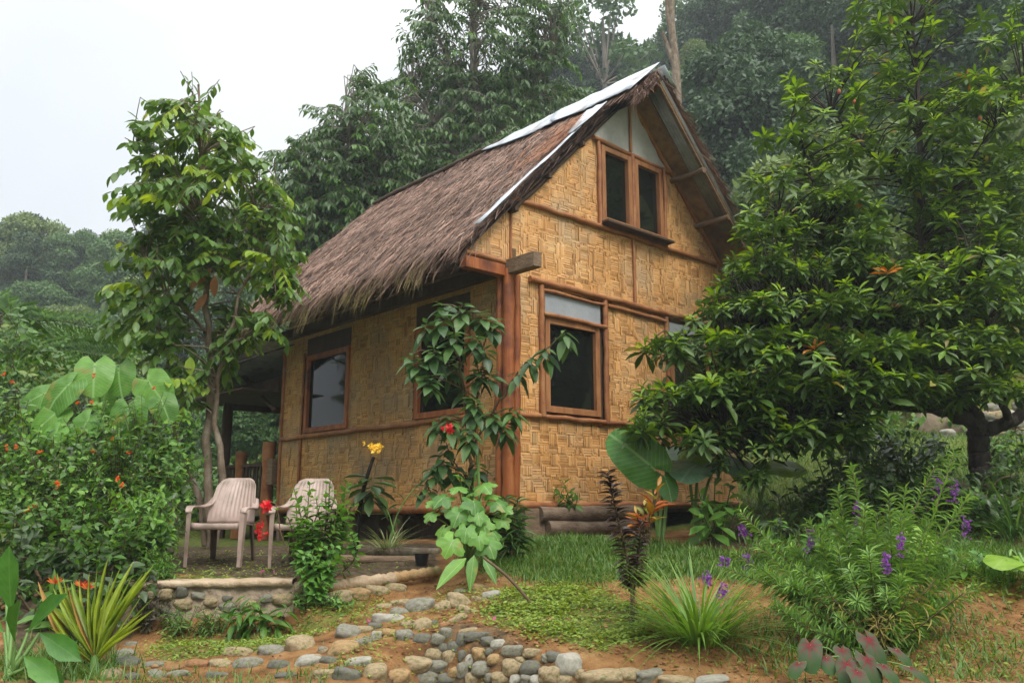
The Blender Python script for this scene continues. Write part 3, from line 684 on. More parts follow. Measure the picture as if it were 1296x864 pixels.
# ---------- roof
def slope_pt(side,d,t,h=0):
    """d metres along the horizontal from the ridge, h above the slope"""
    s=SR+side*d; return H(s,t,RZ-RS*d)+h*nrm(side*Ug*RS+UP)
th=MB(); hb=[]
n1,n2=24,40
dd=np.linspace(0,2.92,n1); tt=np.linspace(T0,T1,n2)
V=np.array([slope_pt(-1,d,t,-.02+.03*fbm(d*2,t*2,1.5)) for d in dd for t in tt]); i=(np.arange(n1-1)[:,None]*n2+np.arange(n2-1)[None]).ravel()
th.add(V,np.stack([i,i+1,i+1+n2,i+n2],1))
V2=np.array([slope_pt(-1,d,t,-.09) for d in dd for t in tt]); th.add(V2,np.stack([i,i+n2,i+1+n2,i+1],1))
def strands(mb,d,t,L,w,side=-1,lift=.03,jit=.22,mat=1,drop=0.0,h0=None):
    n=len(d); p=np.array([slope_pt(side,a,b,0) for a,b in zip(d,t)])
    dn=nrm(side*Ug-UP*RS); nn=nrm(side*Ug*RS+UP)
    p=p+nn*(rng.uniform(0,.05,n) if h0 is None else h0)[:,None]
    dr=nrm(dn+Ul*rng.normal(0,jit,n)[:,None]+nn*rng.normal(lift,.07,n)[:,None]-UP*drop)
    place(mb,T_thb,p,dr,nn+rng.normal(0,.35,(n,3)),L,w,mat)
T_thb=flat(lambda y:.5*(1-.75*y),2,.08)
rows=np.arange(.02,2.95,.085)
for r in rows:
    n=560
    t=rng.uniform(T0,T1,n); d=np.clip(r+rng.normal(0,.035,n),0,2.95)
    keep=rng.random(n)<.8+.3*fbm(d*4,t*4,1.2); t=t[keep]; d=d[keep]; n=len(t)
    strands(th,d,t,rng.uniform(.10,.34,n),rng.uniform(.007,.019,n),jit=.42,h0=rng.uniform(0,.035,n)+.03*np.maximum(0,fbm(d*3,t*3,1.6)))
# loose longer stalks
n=700; strands(th,rng.uniform(.3,2.8,n),rng.uniform(T0,T1,n),rng.uniform(.3,.6,n),rng.uniform(.006,.012,n),jit=.45,lift=.06)
# the rake edges
for te,sg in ((T0,-1),(T1,1)):
    n=900; d=rng.uniform(.05,2.95,n); t=te+sg*rng.uniform(-.08,.0,n)
    strands(th,d,t,rng.uniform(.12,.32,n),rng.uniform(.008,.018,n),jit=.16 if sg<0 else .3,h0=rng.uniform(-.06,.03,n))
thatch=part('thatch_slope',th,[M['thatch_base'],M['thatch']],house,False)
# ragged eave, fresher straw hanging
ev=MB(); n=2600; t=rng.uniform(T0+.02,T1,n); clump=.5+.5*fbm(t*2,t*0,2.2)
strands(ev,np.full(n,2.85)+rng.normal(0,.06,n),t,rng.uniform(.14,.36,n)*(.55+.8*clump),rng.uniform(.006,.016,n),jit=.25,drop=.25,lift=0,mat=0,h0=rng.uniform(-.15,.02,n))
n=620; t=rng.uniform(.6,5.6,n); strands(ev,np.full(n,2.9),t,rng.uniform(.18,.48,n)*(.6+.5*np.sin(t*2.3)**2),rng.uniform(.008,.018,n),jit=.22,drop=.7,lift=0,mat=1,h0=rng.uniform(-.12,0,n))
n=40; t=rng.uniform(.3,5,n); strands(ev,np.full(n,2.92),t,rng.uniform(.35,.6,n),rng.uniform(.006,.010,n),jit=.1,drop=3,lift=0,mat=1)
part('straw_fringe',ev,[M['thatch'],M['thatch_new']],thatch,False)
# front cap of thatch under the ridge sheet, jutting out
cb=MB(); Tc=-.55
ddc=np.linspace(0,.52,7); ttc=np.linspace(Tc,.6,14)
V=np.array([slope_pt(-1,d,t,.0) for d in ddc for t in ttc]); i=(np.arange(6)[:,None]*14+np.arange(13)[None]).ravel()
cb.add(V,np.stack([i,i+1,i+15,i+14],1)); V=np.array([slope_pt(-1,d,t,-.13) for d in ddc for t in ttc]); cb.add(V,np.stack([i,i+14,i+15,i+1],1))
n=1500; strands(cb,rng.uniform(.1,.5,n),rng.uniform(Tc,.9,n),rng.uniform(.12,.3,n),rng.uniform(.008,.02,n),h0=rng.uniform(0,.05,n))
n=420; strands(cb,rng.uniform(.0,.5,n),Tc+rng.uniform(-.03,.05,n),rng.uniform(.12,.26,n),rng.uniform(.007,.014,n),h0=rng.uniform(-.13,.02,n),jit=.4)
n=5; strands(cb,np.full(n,.5),Tc+rng.uniform(0,.05,n),np.array([.62,.3,.25,.2,.35]),np.full(n,.010),drop=5,jit=.05,lift=0)
part('ridge_thatch',cb,[M['thatch_base'],M['thatch']],thatch,False)
# red-brown newer patch near the top front
n=520; pm=MB(); d=rng.uniform(.62,1.45,n); t=T0+.05+np.abs(rng.normal(0,.33,n)); strands(pm,d,t,rng.uniform(.15,.38,n),rng.uniform(.008,.018,n),mat=0,h0=rng.uniform(.03,.075,n),jit=.18)
M['thatch_red']=noise_mat('thatch_patch_straw',[(.24,.105,.06),(.36,.18,.10)],2,.8,0,island=[(.5,.5,.5),(1,1,1),(1.15,1.05,.95)])
part('thatch_patch',pm,M['thatch_red'],thatch,False)
# zinc over the ridge and along the front rake
def sheet(mb,pts_d,t_of,h=.055,side=-1,nt=14,thick=.004):
    """bent sheet: pts_d list of distances from ridge, t range per distance"""
    rows=[]
    for d,(ta,tb) in zip(pts_d,t_of): rows.append([slope_pt(side,d,ta+(tb-ta)*k/(nt-1),h+.022*fbm(d*6,(ta+(tb-ta)*k/(nt-1))*5,1.5)) for k in range(nt)])
    V=np.array(rows).reshape(-1,3); i=(np.arange(len(rows)-1)[:,None]*nt+np.arange(nt-1)[None]).ravel()
    mb.add(V,np.stack([i,i+1,i+1+nt,i+nt],1))
rc=MB()
sheet(rc,[0,.14,.28,.42,.55],[(-.60,1.35),(-.60,1.28),(-.58,1.2),(-.56,1.0),(-.53,.35)],.085)
sheet(rc,[0,.14,.28,.42],[(1.2,3.2),(1.1,2.8),(1.0,2.2),(.95,1.5)],.075)
sheet(rc,[0,.12,.25],[(-.60,3.1),(-.60,3.1),(-.60,3.1)],.075,1)
o=part('ridge_sheet',rc,M['zinc'],house); s_=o.modifiers.new('s','SOLIDIFY'); s_.thickness=.006
rd=MB(); tube(rd,[slope_pt(-1,.03,t,.05+.02*fbm(t,t,2)) for t in np.linspace(2.6,T1,20)],.045,7); part('ridge_pole',rd,M['dark_wood'],house)
bs=MB()
sheet(bs,[.62,.9,1.2],[(-.2,.16),(-.19,.12),(-.18,-.02)],.075,-1,5)
sheet(bs,list(np.linspace(1.1,2.75,9)),[(-.17,-.085+.03*math.sin(k*2.3)+.012*k%.02) for k in range(9)],.06,-1,4)
o=part('rake_flashing',bs,M['zinc'],house); s_=o.modifiers.new('s','SOLIDIFY'); s_.thickness=.006
for d in (1.15,1.75,2.3):
    a=slope_pt(-1,d,T0+.06,-.14); obj=MB(); beam(obj,a+Ul*.2,a-Ul*.09,.05,.05); part('purlin_end',obj,M['dark_wood'],house,False)
# right slope: mat lining, purlins, rafters, grey sheets and thatch on top
rr=MB(); Tr=-.55
Q=[slope_pt(1,d,t,-.14) for d,t in ((0,Tr),(2.95,Tr),(2.95,T1),(0,T1))]; Q2=[slope_pt(1,d,t,-.115) for d,t in ((0,Tr),(2.95,Tr),(2.95,T1),(0,T1))]
obox(rr,Q[0],Q[1]-Q[0],Q[3]-Q[0],Q2[0]-Q[0]); lining=part('roof_lining',rr,M['soffit'],house,False)
for d in (1.05,1.6,2.15,2.65):
    pole('purlin',M['timber'],slope_pt(1,d,.1,-.20),slope_pt(1,d,Tr-.02,-.20),.038,lining)
for d0,d1,tt_ in ((.12,2.9,Tr+.03),):
    mb=MB(); beam(mb,slope_pt(1,d0,tt_+.0,-.155),slope_pt(1,d1,tt_,-.155),.045,.03,side=Ul); part('barge_board',mb,M['timber'],lining,False,None,.003)
mb=MB(); beam(mb,slope_pt(1,.15,Tr+.26,-.155),slope_pt(1,1.6,Tr+.24,-.155),.03,.02,side=Ul); part('lath',mb,M['timber'],lining,False)
cs=MB(); nx=40; V=[]
for k in range(nx):
    t=Tr-.02+.2*k/(nx-1)
    for d in (.1,2.92): V.append(slope_pt(1,d,t,-.1+.012*math.sin(k*1.25)))
V=np.array(V); k=np.arange(nx-1)*2; cs.add(V,np.stack([k,k+1,k+3,k+2],1)); o=part('roof_sheet',cs,M['corr'],lining); s_=o.modifiers.new('s','SOLIDIFY'); s_.thickness=.004
cs=MB(); nx=26; V=[]
for k in range(nx):
    t=Tr+.03+.2*k/(nx-1)
    for d in (.16,1.75): V.append(slope_pt(1,d,t,-.147+.008*math.sin(k*1.25)))
V=np.array(V); k=np.arange(nx-1)*2; cs.add(V,np.stack([k,k+1,k+3,k+2],1)); o=part('roof_sheet',cs,M['corr'],lining); s_=o.modifiers.new('s','SOLIDIFY'); s_.thickness=.004
rt=MB(); V=np.array([slope_pt(1,d,t,-.01) for d in dd for t in tt]); i=(np.arange(n1-1)[:,None]*n2+np.arange(n2-1)[None]).ravel(); rt.add(V,np.stack([i,i+n2,i+1+n2,i+1],1))
V=np.array([slope_pt(1,d,t,-.07) for d in (0,2.95) for t in (Tr,T1)]); rt.add(V,[(0,1,3,2)])
n=2600; strands(rt,rng.uniform(.05,2.9,n),Tr+np.abs(rng.normal(0,.12,n)),rng.uniform(.15,.38,n),rng.uniform(.008,.02,n),1,h0=rng.uniform(-.06,.06,n),jit=.3)
n=3000; strands(rt,rng.uniform(.05,2.9,n),rng.uniform(Tr,T1,n),rng.uniform(.15,.38,n),rng.uniform(.01,.022,n),1)
part('thatch_slope',rt,[M['thatch_base'],M['thatch']],house,False)
# ---------- veranda at the far end
def vz(t): return 4.02-.22*(t-5.3)
vr=MB(); nx=60; V=[]
for k in range(nx):
    s=-.75+5.4*k/(nx-1)
    for t in (5.15,6.6,8.1): V.append(H(s,t,vz(t)+.014*math.sin(k*1.5)))
V=np.array(V); k=np.arange(nx-1)*3; vr.add(V,np.concatenate([np.stack([k,k+3,k+4,k+1],1),np.stack([k+1,k+4,k+5,k+2],1)]))
vroof=part('veranda_roof',vr,M['zinc'],house); s_=vroof.modifiers.new('s','SOLIDIFY'); s_.thickness=.006
m=MB(); beam(m,H(-.7,5.2,vz(5.2)-.07),H(-.7,8.0,vz(8.0)-.07),.04,.09); part('edge_board',m,M['dark_wood'],vroof,False)
m=MB(); obox(m,H(-.68,5.42,3.3),Ug*5,Ul*2.5,UP*.02); part('ceiling_mat',m,M['dark_wood'],vroof,False)
m=MB(); beam(m,H(-.04,5.4,3.42),H(-.04,7.9,3.42),.1,.24); part('veranda_beam',m,M['dark_wood'],house,False)
m=MB(); beam(m,H(-.02,7.55,3.3),H(4.4,7.55,3.3),.1,.2); part('veranda_beam',m,M['dark_wood'],house,False)
pole('brace',M['dark_wood'],H(-.1,6.75,3.72),H(-.1,5.45,3.0),.035)
for s,t,r in ((-.02,7.45,.085),(2.2,7.55,.07),(4.4,7.55,.08)):
    pole('veranda_post',M['dark_wood'],H(s,t,.95),H(s,t,3.6),r,None,12)
for t,z in ((6.75,2.42),(5.72,2.52)):
    pole('rail_post',M['pole'],H(-.03,t,1.0),H(-.03,t,z),.095,None,12)
hpart('rail_block',M['timber'],-.1,.02,5.45,5.62,1.85,2.25)
hpart('top_rail',M['dark_wood'],-.05,.02,5.62,7.4,2.15,2.21)
for t in np.arange(5.85,7.35,.13):
    hpart('baluster',M['dark_wood'],-.035,-.005,t,t+.045,1.55,2.15,None,0)
for s in np.arange(.1,4.4,.16): hpart('baluster',M['dark_wood'],s,s+.045,7.5,7.53,1.55,2.15,None,0)
hpart('top_rail',M['dark_wood'],0,4.4,7.49,7.55,2.15,2.21)
hpart('edge_beam',M['timber'],-.08,.0,5.42,7.9,1.38,1.5)
# power line that comes in to the eave
for k,(dz,nm) in enumerate(((0,'twisted black power line slung from the trees to the veranda eave'),(.035,'thinner upper wire beside the twisted black power line'))):
    mb=MB(); pts=[(-60,566,8.0),(0,555,8.3),(75,536,8.7),(150,509,9.3),(215,486,10.0),(270,471,10.9),(330,449,12.0),(372,436,12.75)]
    q=curve([P(a,b,Y)+np.array([0,.01,dz*(1-i/len(pts))]) for i,(a,b,Y) in enumerate(pts)],60)
    q=q+.006*np.stack([np.sin(np.arange(60)*1.3+k*3),0*np.arange(60),np.cos(np.arange(60)*1.3+k*3)],1)
    tube(mb,q,.010 if k==0 else .007,6); solo('power_line',mb,M['cable'],nm,'cable',q[0])
# ------------------------------------------------------------------ CHAIRS
def sheetgrid(fn,nu,nv):
    V=[];
    for i in range(nu+1):
        for j in range(nv+1): V.append(fn(i/nu*2-1,j/nv))
    i=(np.arange(nu)[:,None]*(nv+1)+np.arange(nv)[None]).ravel()
    return np.array(V),np.stack([i,i+nv+1,i+nv+2,i+1],1)
def make_chair(label,loc):
    t=thing('plastic_chair',label,'chair',loc,'plastic garden chairs on the terrace'); loc=np.asarray(loc)
    def back(u,v):
        hw=np.interp(v,[0,.25,.55,.85,1],[.262,.262,.238,.215,.175]) if v<.97 else .185
        z=.40+.45*v-.028*max(0,abs(u)-.62)**1.6*(v>.8)*5*max(0,v-.8)*5
        y=.20+.20*v**1.15+.075*u*u*(.5+.5*v)*-1 - .012*math.sin(math.pi*v)+(.0035*math.cos(u*34) if .12<v<.9 and abs(u)<.86 else 0)
        return loc+np.array([u*hw,y,z])
    mb=MB(); mb.add(*sheetgrid(back,66,18)); o=part('backrest',mb,M['plastic'],t); s=o.modifiers.new('s','SOLIDIFY'); s.thickness=.012
    def seat(u,v):
        y=-.25+.48*v; hw=.27-.03*v
        z=.415-.03*v-.035*(1-u*u)*math.sin(math.pi*min(1,v*1.1))-.035*max(0,1-v*9)**2
        return loc+np.array([u*hw,y-.02*(1-u*u)*(1-v),z])
    mb=MB(); mb.add(*sheetgrid(seat,20,16)); o=part('seat',mb,M['plastic'],t); s=o.modifiers.new('s','SOLIDIFY'); s.thickness=.016
    for sx in (-1,1):
        # arm: flares from the side of the back, runs forward and turns down into the front leg
        def ribbon(pts,w,nrmv,mat,name):
            pts=curve(pts,16); tg=nrm(np.gradient(pts,axis=0)); w=np.interp(np.linspace(0,1,16),np.linspace(0,1,len(w)),w)
            mb=MB(); V=[]
            for p,g,ww in zip(pts,tg,w):
                x=nrm(np.cross(g,nrmv)); x=x if x[0]*sx>=0 else -x
                nn=nrm(np.cross(g,x)); 
                for k in (-1,-.6,0,.6,1): V.append(p+x*ww*k-nn*.012*k*k)
            V=np.array(V); i=(np.arange(15)[:,None]*5+np.arange(4)[None]).ravel()
            mb.add(V,np.stack([i,i+1,i+6,i+5],1)); o=part(name,mb,M[mat],t); s=o.modifiers.new('s','SOLIDIFY'); s.thickness=.012; s.offset=0
        L=lambda *q:[loc+np.array([a*sx,b,c_]) for a,b,c_ in q]
        ribbon(L((.228,.275,.64),(.255,.2,.575),(.285,.06,.55),(.292,-.12,.555),(.290,-.235,.545),(.286,-.268,.50)),[.035,.042,.042,.040,.038,.032],UP,'plastic','armrest')
        # front leg : angle section
        mb=MB()
        q=[(.258,-.272,.50),(.305,-.262,.50),(.312,-.20,.50)]; b=[(.262,-.285,0),(.292,-.278,0),(.297,-.24,0)]
        V=np.array([loc+np.array([x*sx,y,z]) for x,y,z in q+[((x0+x1)/2*1.0,(y0+y1)/2,.25) for (x0,y0,_),(x1,y1,_) in zip(q,b)]+b])
        mb.add(V,[(0,1,4,3),(1,2,5,4),(3,4,7,6),(4,5,8,7)]); o=part('leg',mb,M['plastic'],t,False); s=o.modifiers.new('s','SOLIDIFY'); s.thickness=.010; s.offset=0
        mb=MB()
        q=[(.175,.265,.43),(.225,.255,.43),(.232,.20,.42)]; b=[(.205,.345,0),(.237,.34,0),(.242,.30,0)]
        V=np.array([loc+np.array([x*sx,y,z]) for x,y,z in q+b]); mb.add(V,[(0,1,4,3),(1,2,5,4)])
        o=part('leg',mb,M['plastic_shade'],t,False,'rear leg with shade painted brown'); s=o.modifiers.new('s','SOLIDIFY'); s.thickness=.010; s.offset=0
    mb=MB(); V,f=sheetgrid(lambda u,v: loc+np.array([u*.262,-.262+.012*u*u,.405-.06*v]),10,2); mb.add(V,f); o=part('seat_rim',mb,M['plastic'],t); s=o.modifiers.new('s','SOLIDIFY'); s.thickness=.008
    t.scale=(.84,.93,.93)
    return t
ch1=make_chair('beige plastic armchair standing free beside the tall leafy tree',onground(286,7.70))
ch2=make_chair('beige plastic armchair half hidden behind a leafy hibiscus shrub',onground(388,7.66))

# ------------------------------------------------------------------ TERRACE WALL (mortared stones)
A=P(150,742,6.80); B=P(374,740,6.98); zt=.955
A[2]=B[2]=zt
wall=thing('terrace_wall','low mortared stone wall holding up the chair terrace','wall',(A+B)/2-UP*.45)
ux=nrm((B-A)*[1,1,0]); Lw=np.linalg.norm((B-A)[:2]); un=np.array([ux[1],-ux[0],0]); un=un if un[1]<0 else -un
def wallpt(u,z,d=0): return np.array([A[0],A[1],0])+ux*u+un*d+UP*z
mb=MB(); nu,nv=90,24; V=[]
for i in range(nu+1):
    for j in range(nv+1):
        u=Lw*i/nu; z=.40+(zt-.02-.40)*j/nv; V.append(wallpt(u,z,.02+.10*(1-j/nv)+.035*fbm(u*7,z*9,1.3)))
i=(np.arange(nu)[:,None]*(nv+1)+np.arange(nv)[None]).ravel(); mb.add(V,np.stack([i,i+nv+1,i+nv+2,i+1],1))
obox(mb,wallpt(0,.4,-.3),ux*Lw,un*.3,UP*.52)
part('mortar',mb,M['mortar'],wall)
mb=MB(); nu=60
V=[]
for i in range(nu+1):
    u=Lw*i/nu-.02; 
    for d,z in ((-.22,zt-.01),(-.2,zt+.012),(.045,zt+.014),(.06,zt-.002),(.055,zt-.032),(.0,zt-.045)): V.append(wallpt(u,z+.014*fbm(u*6,d*9,1.5),d+.016*fbm(u*6,z*30,1.2)))
i=(np.arange(nu)[:,None]*6+np.arange(5)[None]).ravel(); mb.add(V,np.stack([i,i+6,i+7,i+1],1)); part('cap_slab',mb,M['concrete'],wall)
# stones -----------------------------------------------------
def stone_mesh(k,tone):
    r=np.random.default_rng(100+k)
    import bmesh
    bm=bmesh.new(); bmesh.ops.create_icosphere(bm,subdivisions=4,radius=.5)
    co_=np.array([v.co[:] for v in bm.verts]); ph=r.uniform(0,9,6)
    n=nrm(co_); e=r.uniform(2.2,3.2)
    q=np.abs(n)**e; s=(q.sum(1))**(-1/e)
    s=s*.88*(1+.075*np.sin(n[:,0]*2.3+ph[0])*np.sin(n[:,1]*2.7+ph[1])+.05*np.sin(n[:,2]*4.1+ph[2]+n[:,0]*3)+.025*np.sin(n[:,1]*8+ph[3]+n[:,2]*7))
    for _ in range(2):                       # a worn flat or two
        d=nrm(r.normal(size=3)); lim=r.uniform(.36,.44); h=(n*s[:,None]*.5)@d; s=np.where(h>lim,s*(lim+(h-lim)*.3)/np.maximum(h,1e-6),s)
    for v,p in zip(bm.verts,n*s[:,None]*.5): v.co=p
    me=bpy.data.meshes.new('river_stone'); bm.to_mesh(me); bm.free(); me.polygons.foreach_set('use_smooth',[True]*len(me.polygons)); me.materials.append(ST[tone]); return me
SM={(k,tn):stone_mesh(k,tn) for tn in ST for k in range(4)}
TONE=dict(g='grey',t='tan',o='ochre',d='dark grey',w='pale grey',r='rust red')
def put_stone(px,py,wp,hp,tone,name='river_stone',parent=None,Y=None,sink=.0,rz=None,depth=.85):
    q=hit(px,py) if Y is None else P(px,py,Y)
    k=ppm(q[1]); w=wp/k; h=hp/k
    o=bpy.data.objects.new(name,SM[(int(rng.integers(4)),tone)]); col.objects.link(o)
    o.scale=(w*1.2,min(w,h*1.25)*1.2*depth/.85,h*1.24)
    tilt=rng.normal(0,.10) if rz is None else rz
    o.rotation_euler=(rng.normal(0,.12),tilt,rng.normal(0,.2)+(math.pi if rng.random()<.5 else 0))
    p=q+np.array([0,.16*h,-.03*h])
    if parent is not None:
        o.parent=parent; o.location=p-WL[parent]
    else: o.location=p
    WL[o]=p
    return o
k=130; z5=4.32
for X,Y_,w_,h_,tn in [(340,225,80,60,'t'),(435,205,60,60,'d'),(440,275,95,60,'t'),(590,265,80,50,'t'),(680,245,55,32,'d'),(680,290,85,50,'g'),(790,282,95,55,'t'),(985,250,110,65,'t'),(735,340,70,42,'o'),(350,310,80,50,'d'),(690,385,90,75,'g'),(410,345,70,50,'g'),(560,340,90,70,'t'),(615,400,80,60,'t'),(300,375,70,50,'t'),(500,390,80,50,'t'),(250,300,50,45,'d'),(860,340,70,55,'t'),(250,230,60,45,'t'),(520,230,70,40,'g'),(900,245,70,45,'g'),(200,270,60,55,'g'),(180,350,60,50,'t')]:
    px=130+X/z5; py=700+Y_/z5; d=ray(px,py); o_=np.array([0,0,EYE]); t=((np.array([A[0],A[1],0])+un*.06-o_)@un)/(d@un); q=o_+d*t
    o=put_stone(px,py,w_/z5,h_/z5,tn,'stone',wall,Y=q[1]+.02)
# edging that carries on to the right : rough concrete kerb over stones
edge=thing('terrace_edging','rough stone and mortar edging right of the chair terrace','edging',hit(470,742))
def run_edge(pts,name,m,r0,r1):
    q=curve([P(*a) for a in pts],40); mb=MB()
    rad=np.linspace(r0,r1,40)*(1+.12*np.sin(np.arange(40)*.9)+rng.normal(0,.05,40)); tube(mb,q,rad,10); return part(name,mb,m,edge)
run_edge([(372,745,6.98),(420,741,7.1),(470,735,7.22),(500,731,7.32)],'kerb',M['concrete'],.052,.05)
run_edge([(498,731,7.32),(530,726,7.45),(556,722,7.62)],'kerb',ST['o'],.048,.04)
for a in [(425,757,40,18,'t'),(450,752,36,16,'o'),(478,748,30,14,'t'),(500,744,30,12,'t'),(405,760,30,16,'d')]: put_stone(*a,'stone',edge)
# loose river stones -------------------------------------------
from collections import defaultdict
ORD=['first','second','third','fourth','fifth','sixth','seventh','eighth','ninth','tenth','eleventh','twelfth','thirteenth','fourteenth','fifteenth','sixteenth','seventeenth','eighteenth','nineteenth','twentieth']
def size_word(w,h):
    s='big' if w*h>900 else ('small' if w*h<270 else 'medium')
    return s+(' flat' if w/h>2.1 else (' rounded' if w/h<1.35 else ''))
def stones(lst,where,group,rowh):
    """rows of stones from the top down, each counted from its left end"""
    lst=sorted(lst,key=lambda a:a[1]); rows=[]
    for a in lst:
        if rows and a[1]-rows[-1][0][1]<rowh: rows[-1].append(a)
        else: rows.append([a])
    for ri,r in enumerate(rows):
        for ci,(px,py,w_,h_,tn,*e) in enumerate(sorted(r)):
            o=put_stone(px,py,w_,h_,tn,rz=e[0] if e else None)
            rw='top course' if ri==0 else ('lowest course' if ri==len(rows)-1 else ORD[ri]+' course')
            tag(o,f'{size_word(w_,h_)} {TONE[tn]} stone, {ORD[min(ci,19)]} from left, {rw} of {where}','stone',group)
S=lambda l,x0,y0,z: [(x0+a[0]/z,y0+a[1]/z,a[2]/z,a[3]/z,*a[4:]) for a in l]
left=S([(130,605,130,75,'d'),(120,560,110,70,'g'),(150,500,80,35,'g'),(45,670,100,70,'t'),(150,682,90,50,'d'),(270,615,110,42,'g'),(285,668,80,52,'g'),(400,668,140,50,'g'),(372,638,95,48,'r'),(510,615,120,62,'r'),(640,608,115,55,'t'),(735,550,160,68,'t'),(790,610,165,75,'g'),(920,540,135,72,'g'),(960,615,120,60,'d'),(1075,515,145,118,'t'),(1200,537,50,48,'t'),(1125,600,130,80,'w'),(620,670,110,45,'d'),(1000,672,120,40,'d')],130,700,4.32)
stones(left,'the bed edging','river stones edging the lower bed',14)
steps=S([(565,300,145,108,'g'),(462,278,112,52,'t'),(372,295,80,42,'t'),(455,330,105,62,'g'),(395,365,170,68,'w'),(510,392,85,52,'t'),(580,405,108,92,'t'),(175,442,135,88,'g'),(258,425,98,56,'t'),(325,405,80,50,'d'),(325,465,58,78,'w'),(262,490,92,58,'g'),(400,448,78,66,'o'),(482,460,98,82,'g'),(582,472,112,62,'d'),(150,535,145,98,'o'),(35,537,48,52,'g'),(80,590,120,45,'d'),(230,603,148,64,'w'),(320,665,118,102,'t'),(440,678,125,80,'o'),(525,607,190,78,'t'),(590,682,160,82,'g'),(60,668,145,62,'t'),(172,672,150,78,'d'),(700,300,95,75,'t'),(775,275,135,95,'t',-.5),(900,200,130,58,'o',-.25),(790,215,75,42,'g'),(880,258,70,46,'t'),(965,237,110,62,'w'),(835,318,125,46,'t',-.4),(760,372,130,48,'t',-.55),(700,400,60,45,'r'),(0,590,60,70,'t'),(640,385,60,40,'d')],400,700,4.32)
stones(steps,'the stone steps','river stones of the garden steps',10)
rw=S([(712,435,65,55,'g'),(800,482,76,84,'d'),(750,520,78,74,'d'),(668,470,72,62,'g'),(645,555,95,62,'t'),(670,615,105,64,'g'),(730,570,74,82,'t'),(800,565,50,62,'d'),(757,650,70,58,'o'),(805,642,70,84,'g'),(840,597,60,80,'w'),(895,553,84,74,'o'),(907,637,116,84,'g'),(860,682,84,62,'t'),(875,455,125,52,'d'),(937,482,70,54,'d'),(1000,500,90,55,'w'),(1075,535,115,64,'g'),(1185,547,100,54,'t'),(977,582,85,58,'o'),(1075,622,106,80,'t'),(1180,632,125,80,'d'),(1012,682,100,64,'t'),(1100,690,80,50,'w'),(1165,692,95,52,'g'),(1265,668,95,84,'t'),(1268,577,72,42,'g'),(720,690,110,62,'d'),(830,430,100,42,'t'),(950,680,50,50,'g'),(700,520,60,50,'d'),(950,540,50,45,'d'),(1120,585,55,40,'t')],400,700,4.32)+S([(230,803,98,82,'w'),(183,772,74,34,'d'),(270,838,42,42,'t'),(345,845,135,52,'t'),(437,837,95,46,'t'),(525,838,112,42,'g'),(615,857,120,34,'t'),(745,857,120,34,'w'),(165,838,75,60,'t'),(212,857,54,44,'t'),(120,860,60,40,'w')],640,560,2.843)
stones(rw,'the curved wall','river stones of the retaining wall',11)
# dry stone wall far up the slope
bwall=thing('dry_stone_wall','low dry stone wall on the slope behind the dark tree trunk','wall',P(1262,556,14.6))
for k in range(46):
    px=1190+rng.uniform(0,140); r=int(rng.integers(5)); py=515+r*11+rng.uniform(-2,2)-(px-1250)*.02
    put_stone(px,py,rng.uniform(14,24),rng.uniform(9,14),str(rng.choice(list('gtwdg'))),'stone',bwall,Y=14.5+r*-.07)
mb=MB(); a=P(1170,525,14.95); b=P(1340,520,14.95); obox(mb,a-UP*.9,b-a,np.array([0,.3,0]),UP*.95); part('earth_fill',mb,M['mortar'],bwall)
# logs, planks and stump ---------------------------------------
def logthing(name,pts,r,m,label,cat,sides=10):
    q=curve([P(*a) for a in pts],14); mb=MB(); tube(mb,q,r*(1+rng.normal(0,.04,14)),sides); return solo(name,mb,m,label,cat,q.mean(0)-UP*r)
logthing('garden_log',[(446,699,8.2),(500,698,8.3),(556,699,8.4)],.045,M['bark_pale'],'long brown log lying under the house wall, the upper one','log')
logthing('garden_log',[(425,707,7.95),(480,708,8.0),(530,708,8.1)],.04,M['timber'],'weathered pale log lying in front of the brown one','log')
q=onground(214,8.3); mb=MB(); tube(mb,[q-UP*.1,q+UP*.3,q+UP*.52],[.115,.105,.10],12); solo('wood_stump',mb,M['bark_pale'],'short upright brown wooden post left of the chairs','post',q)
mb=MB(); q=onground(535,7.9); tube(mb,[q,q+UP*.11],[.05,.07],14); solo('plant_pot',mb,M['black'],'small black plastic pot by the low logs','pot',q)
mb=MB(); a=hit(676,767); b=P(612,705,6.6); tube(mb,curve([a,(a+b)/2+np.array([0,0,.03]),b],8),[.013,.010],6); solo('fallen_stick',mb,M['stem_brown'],'bare brown stick slanting out of the creeper bed','stick',a)

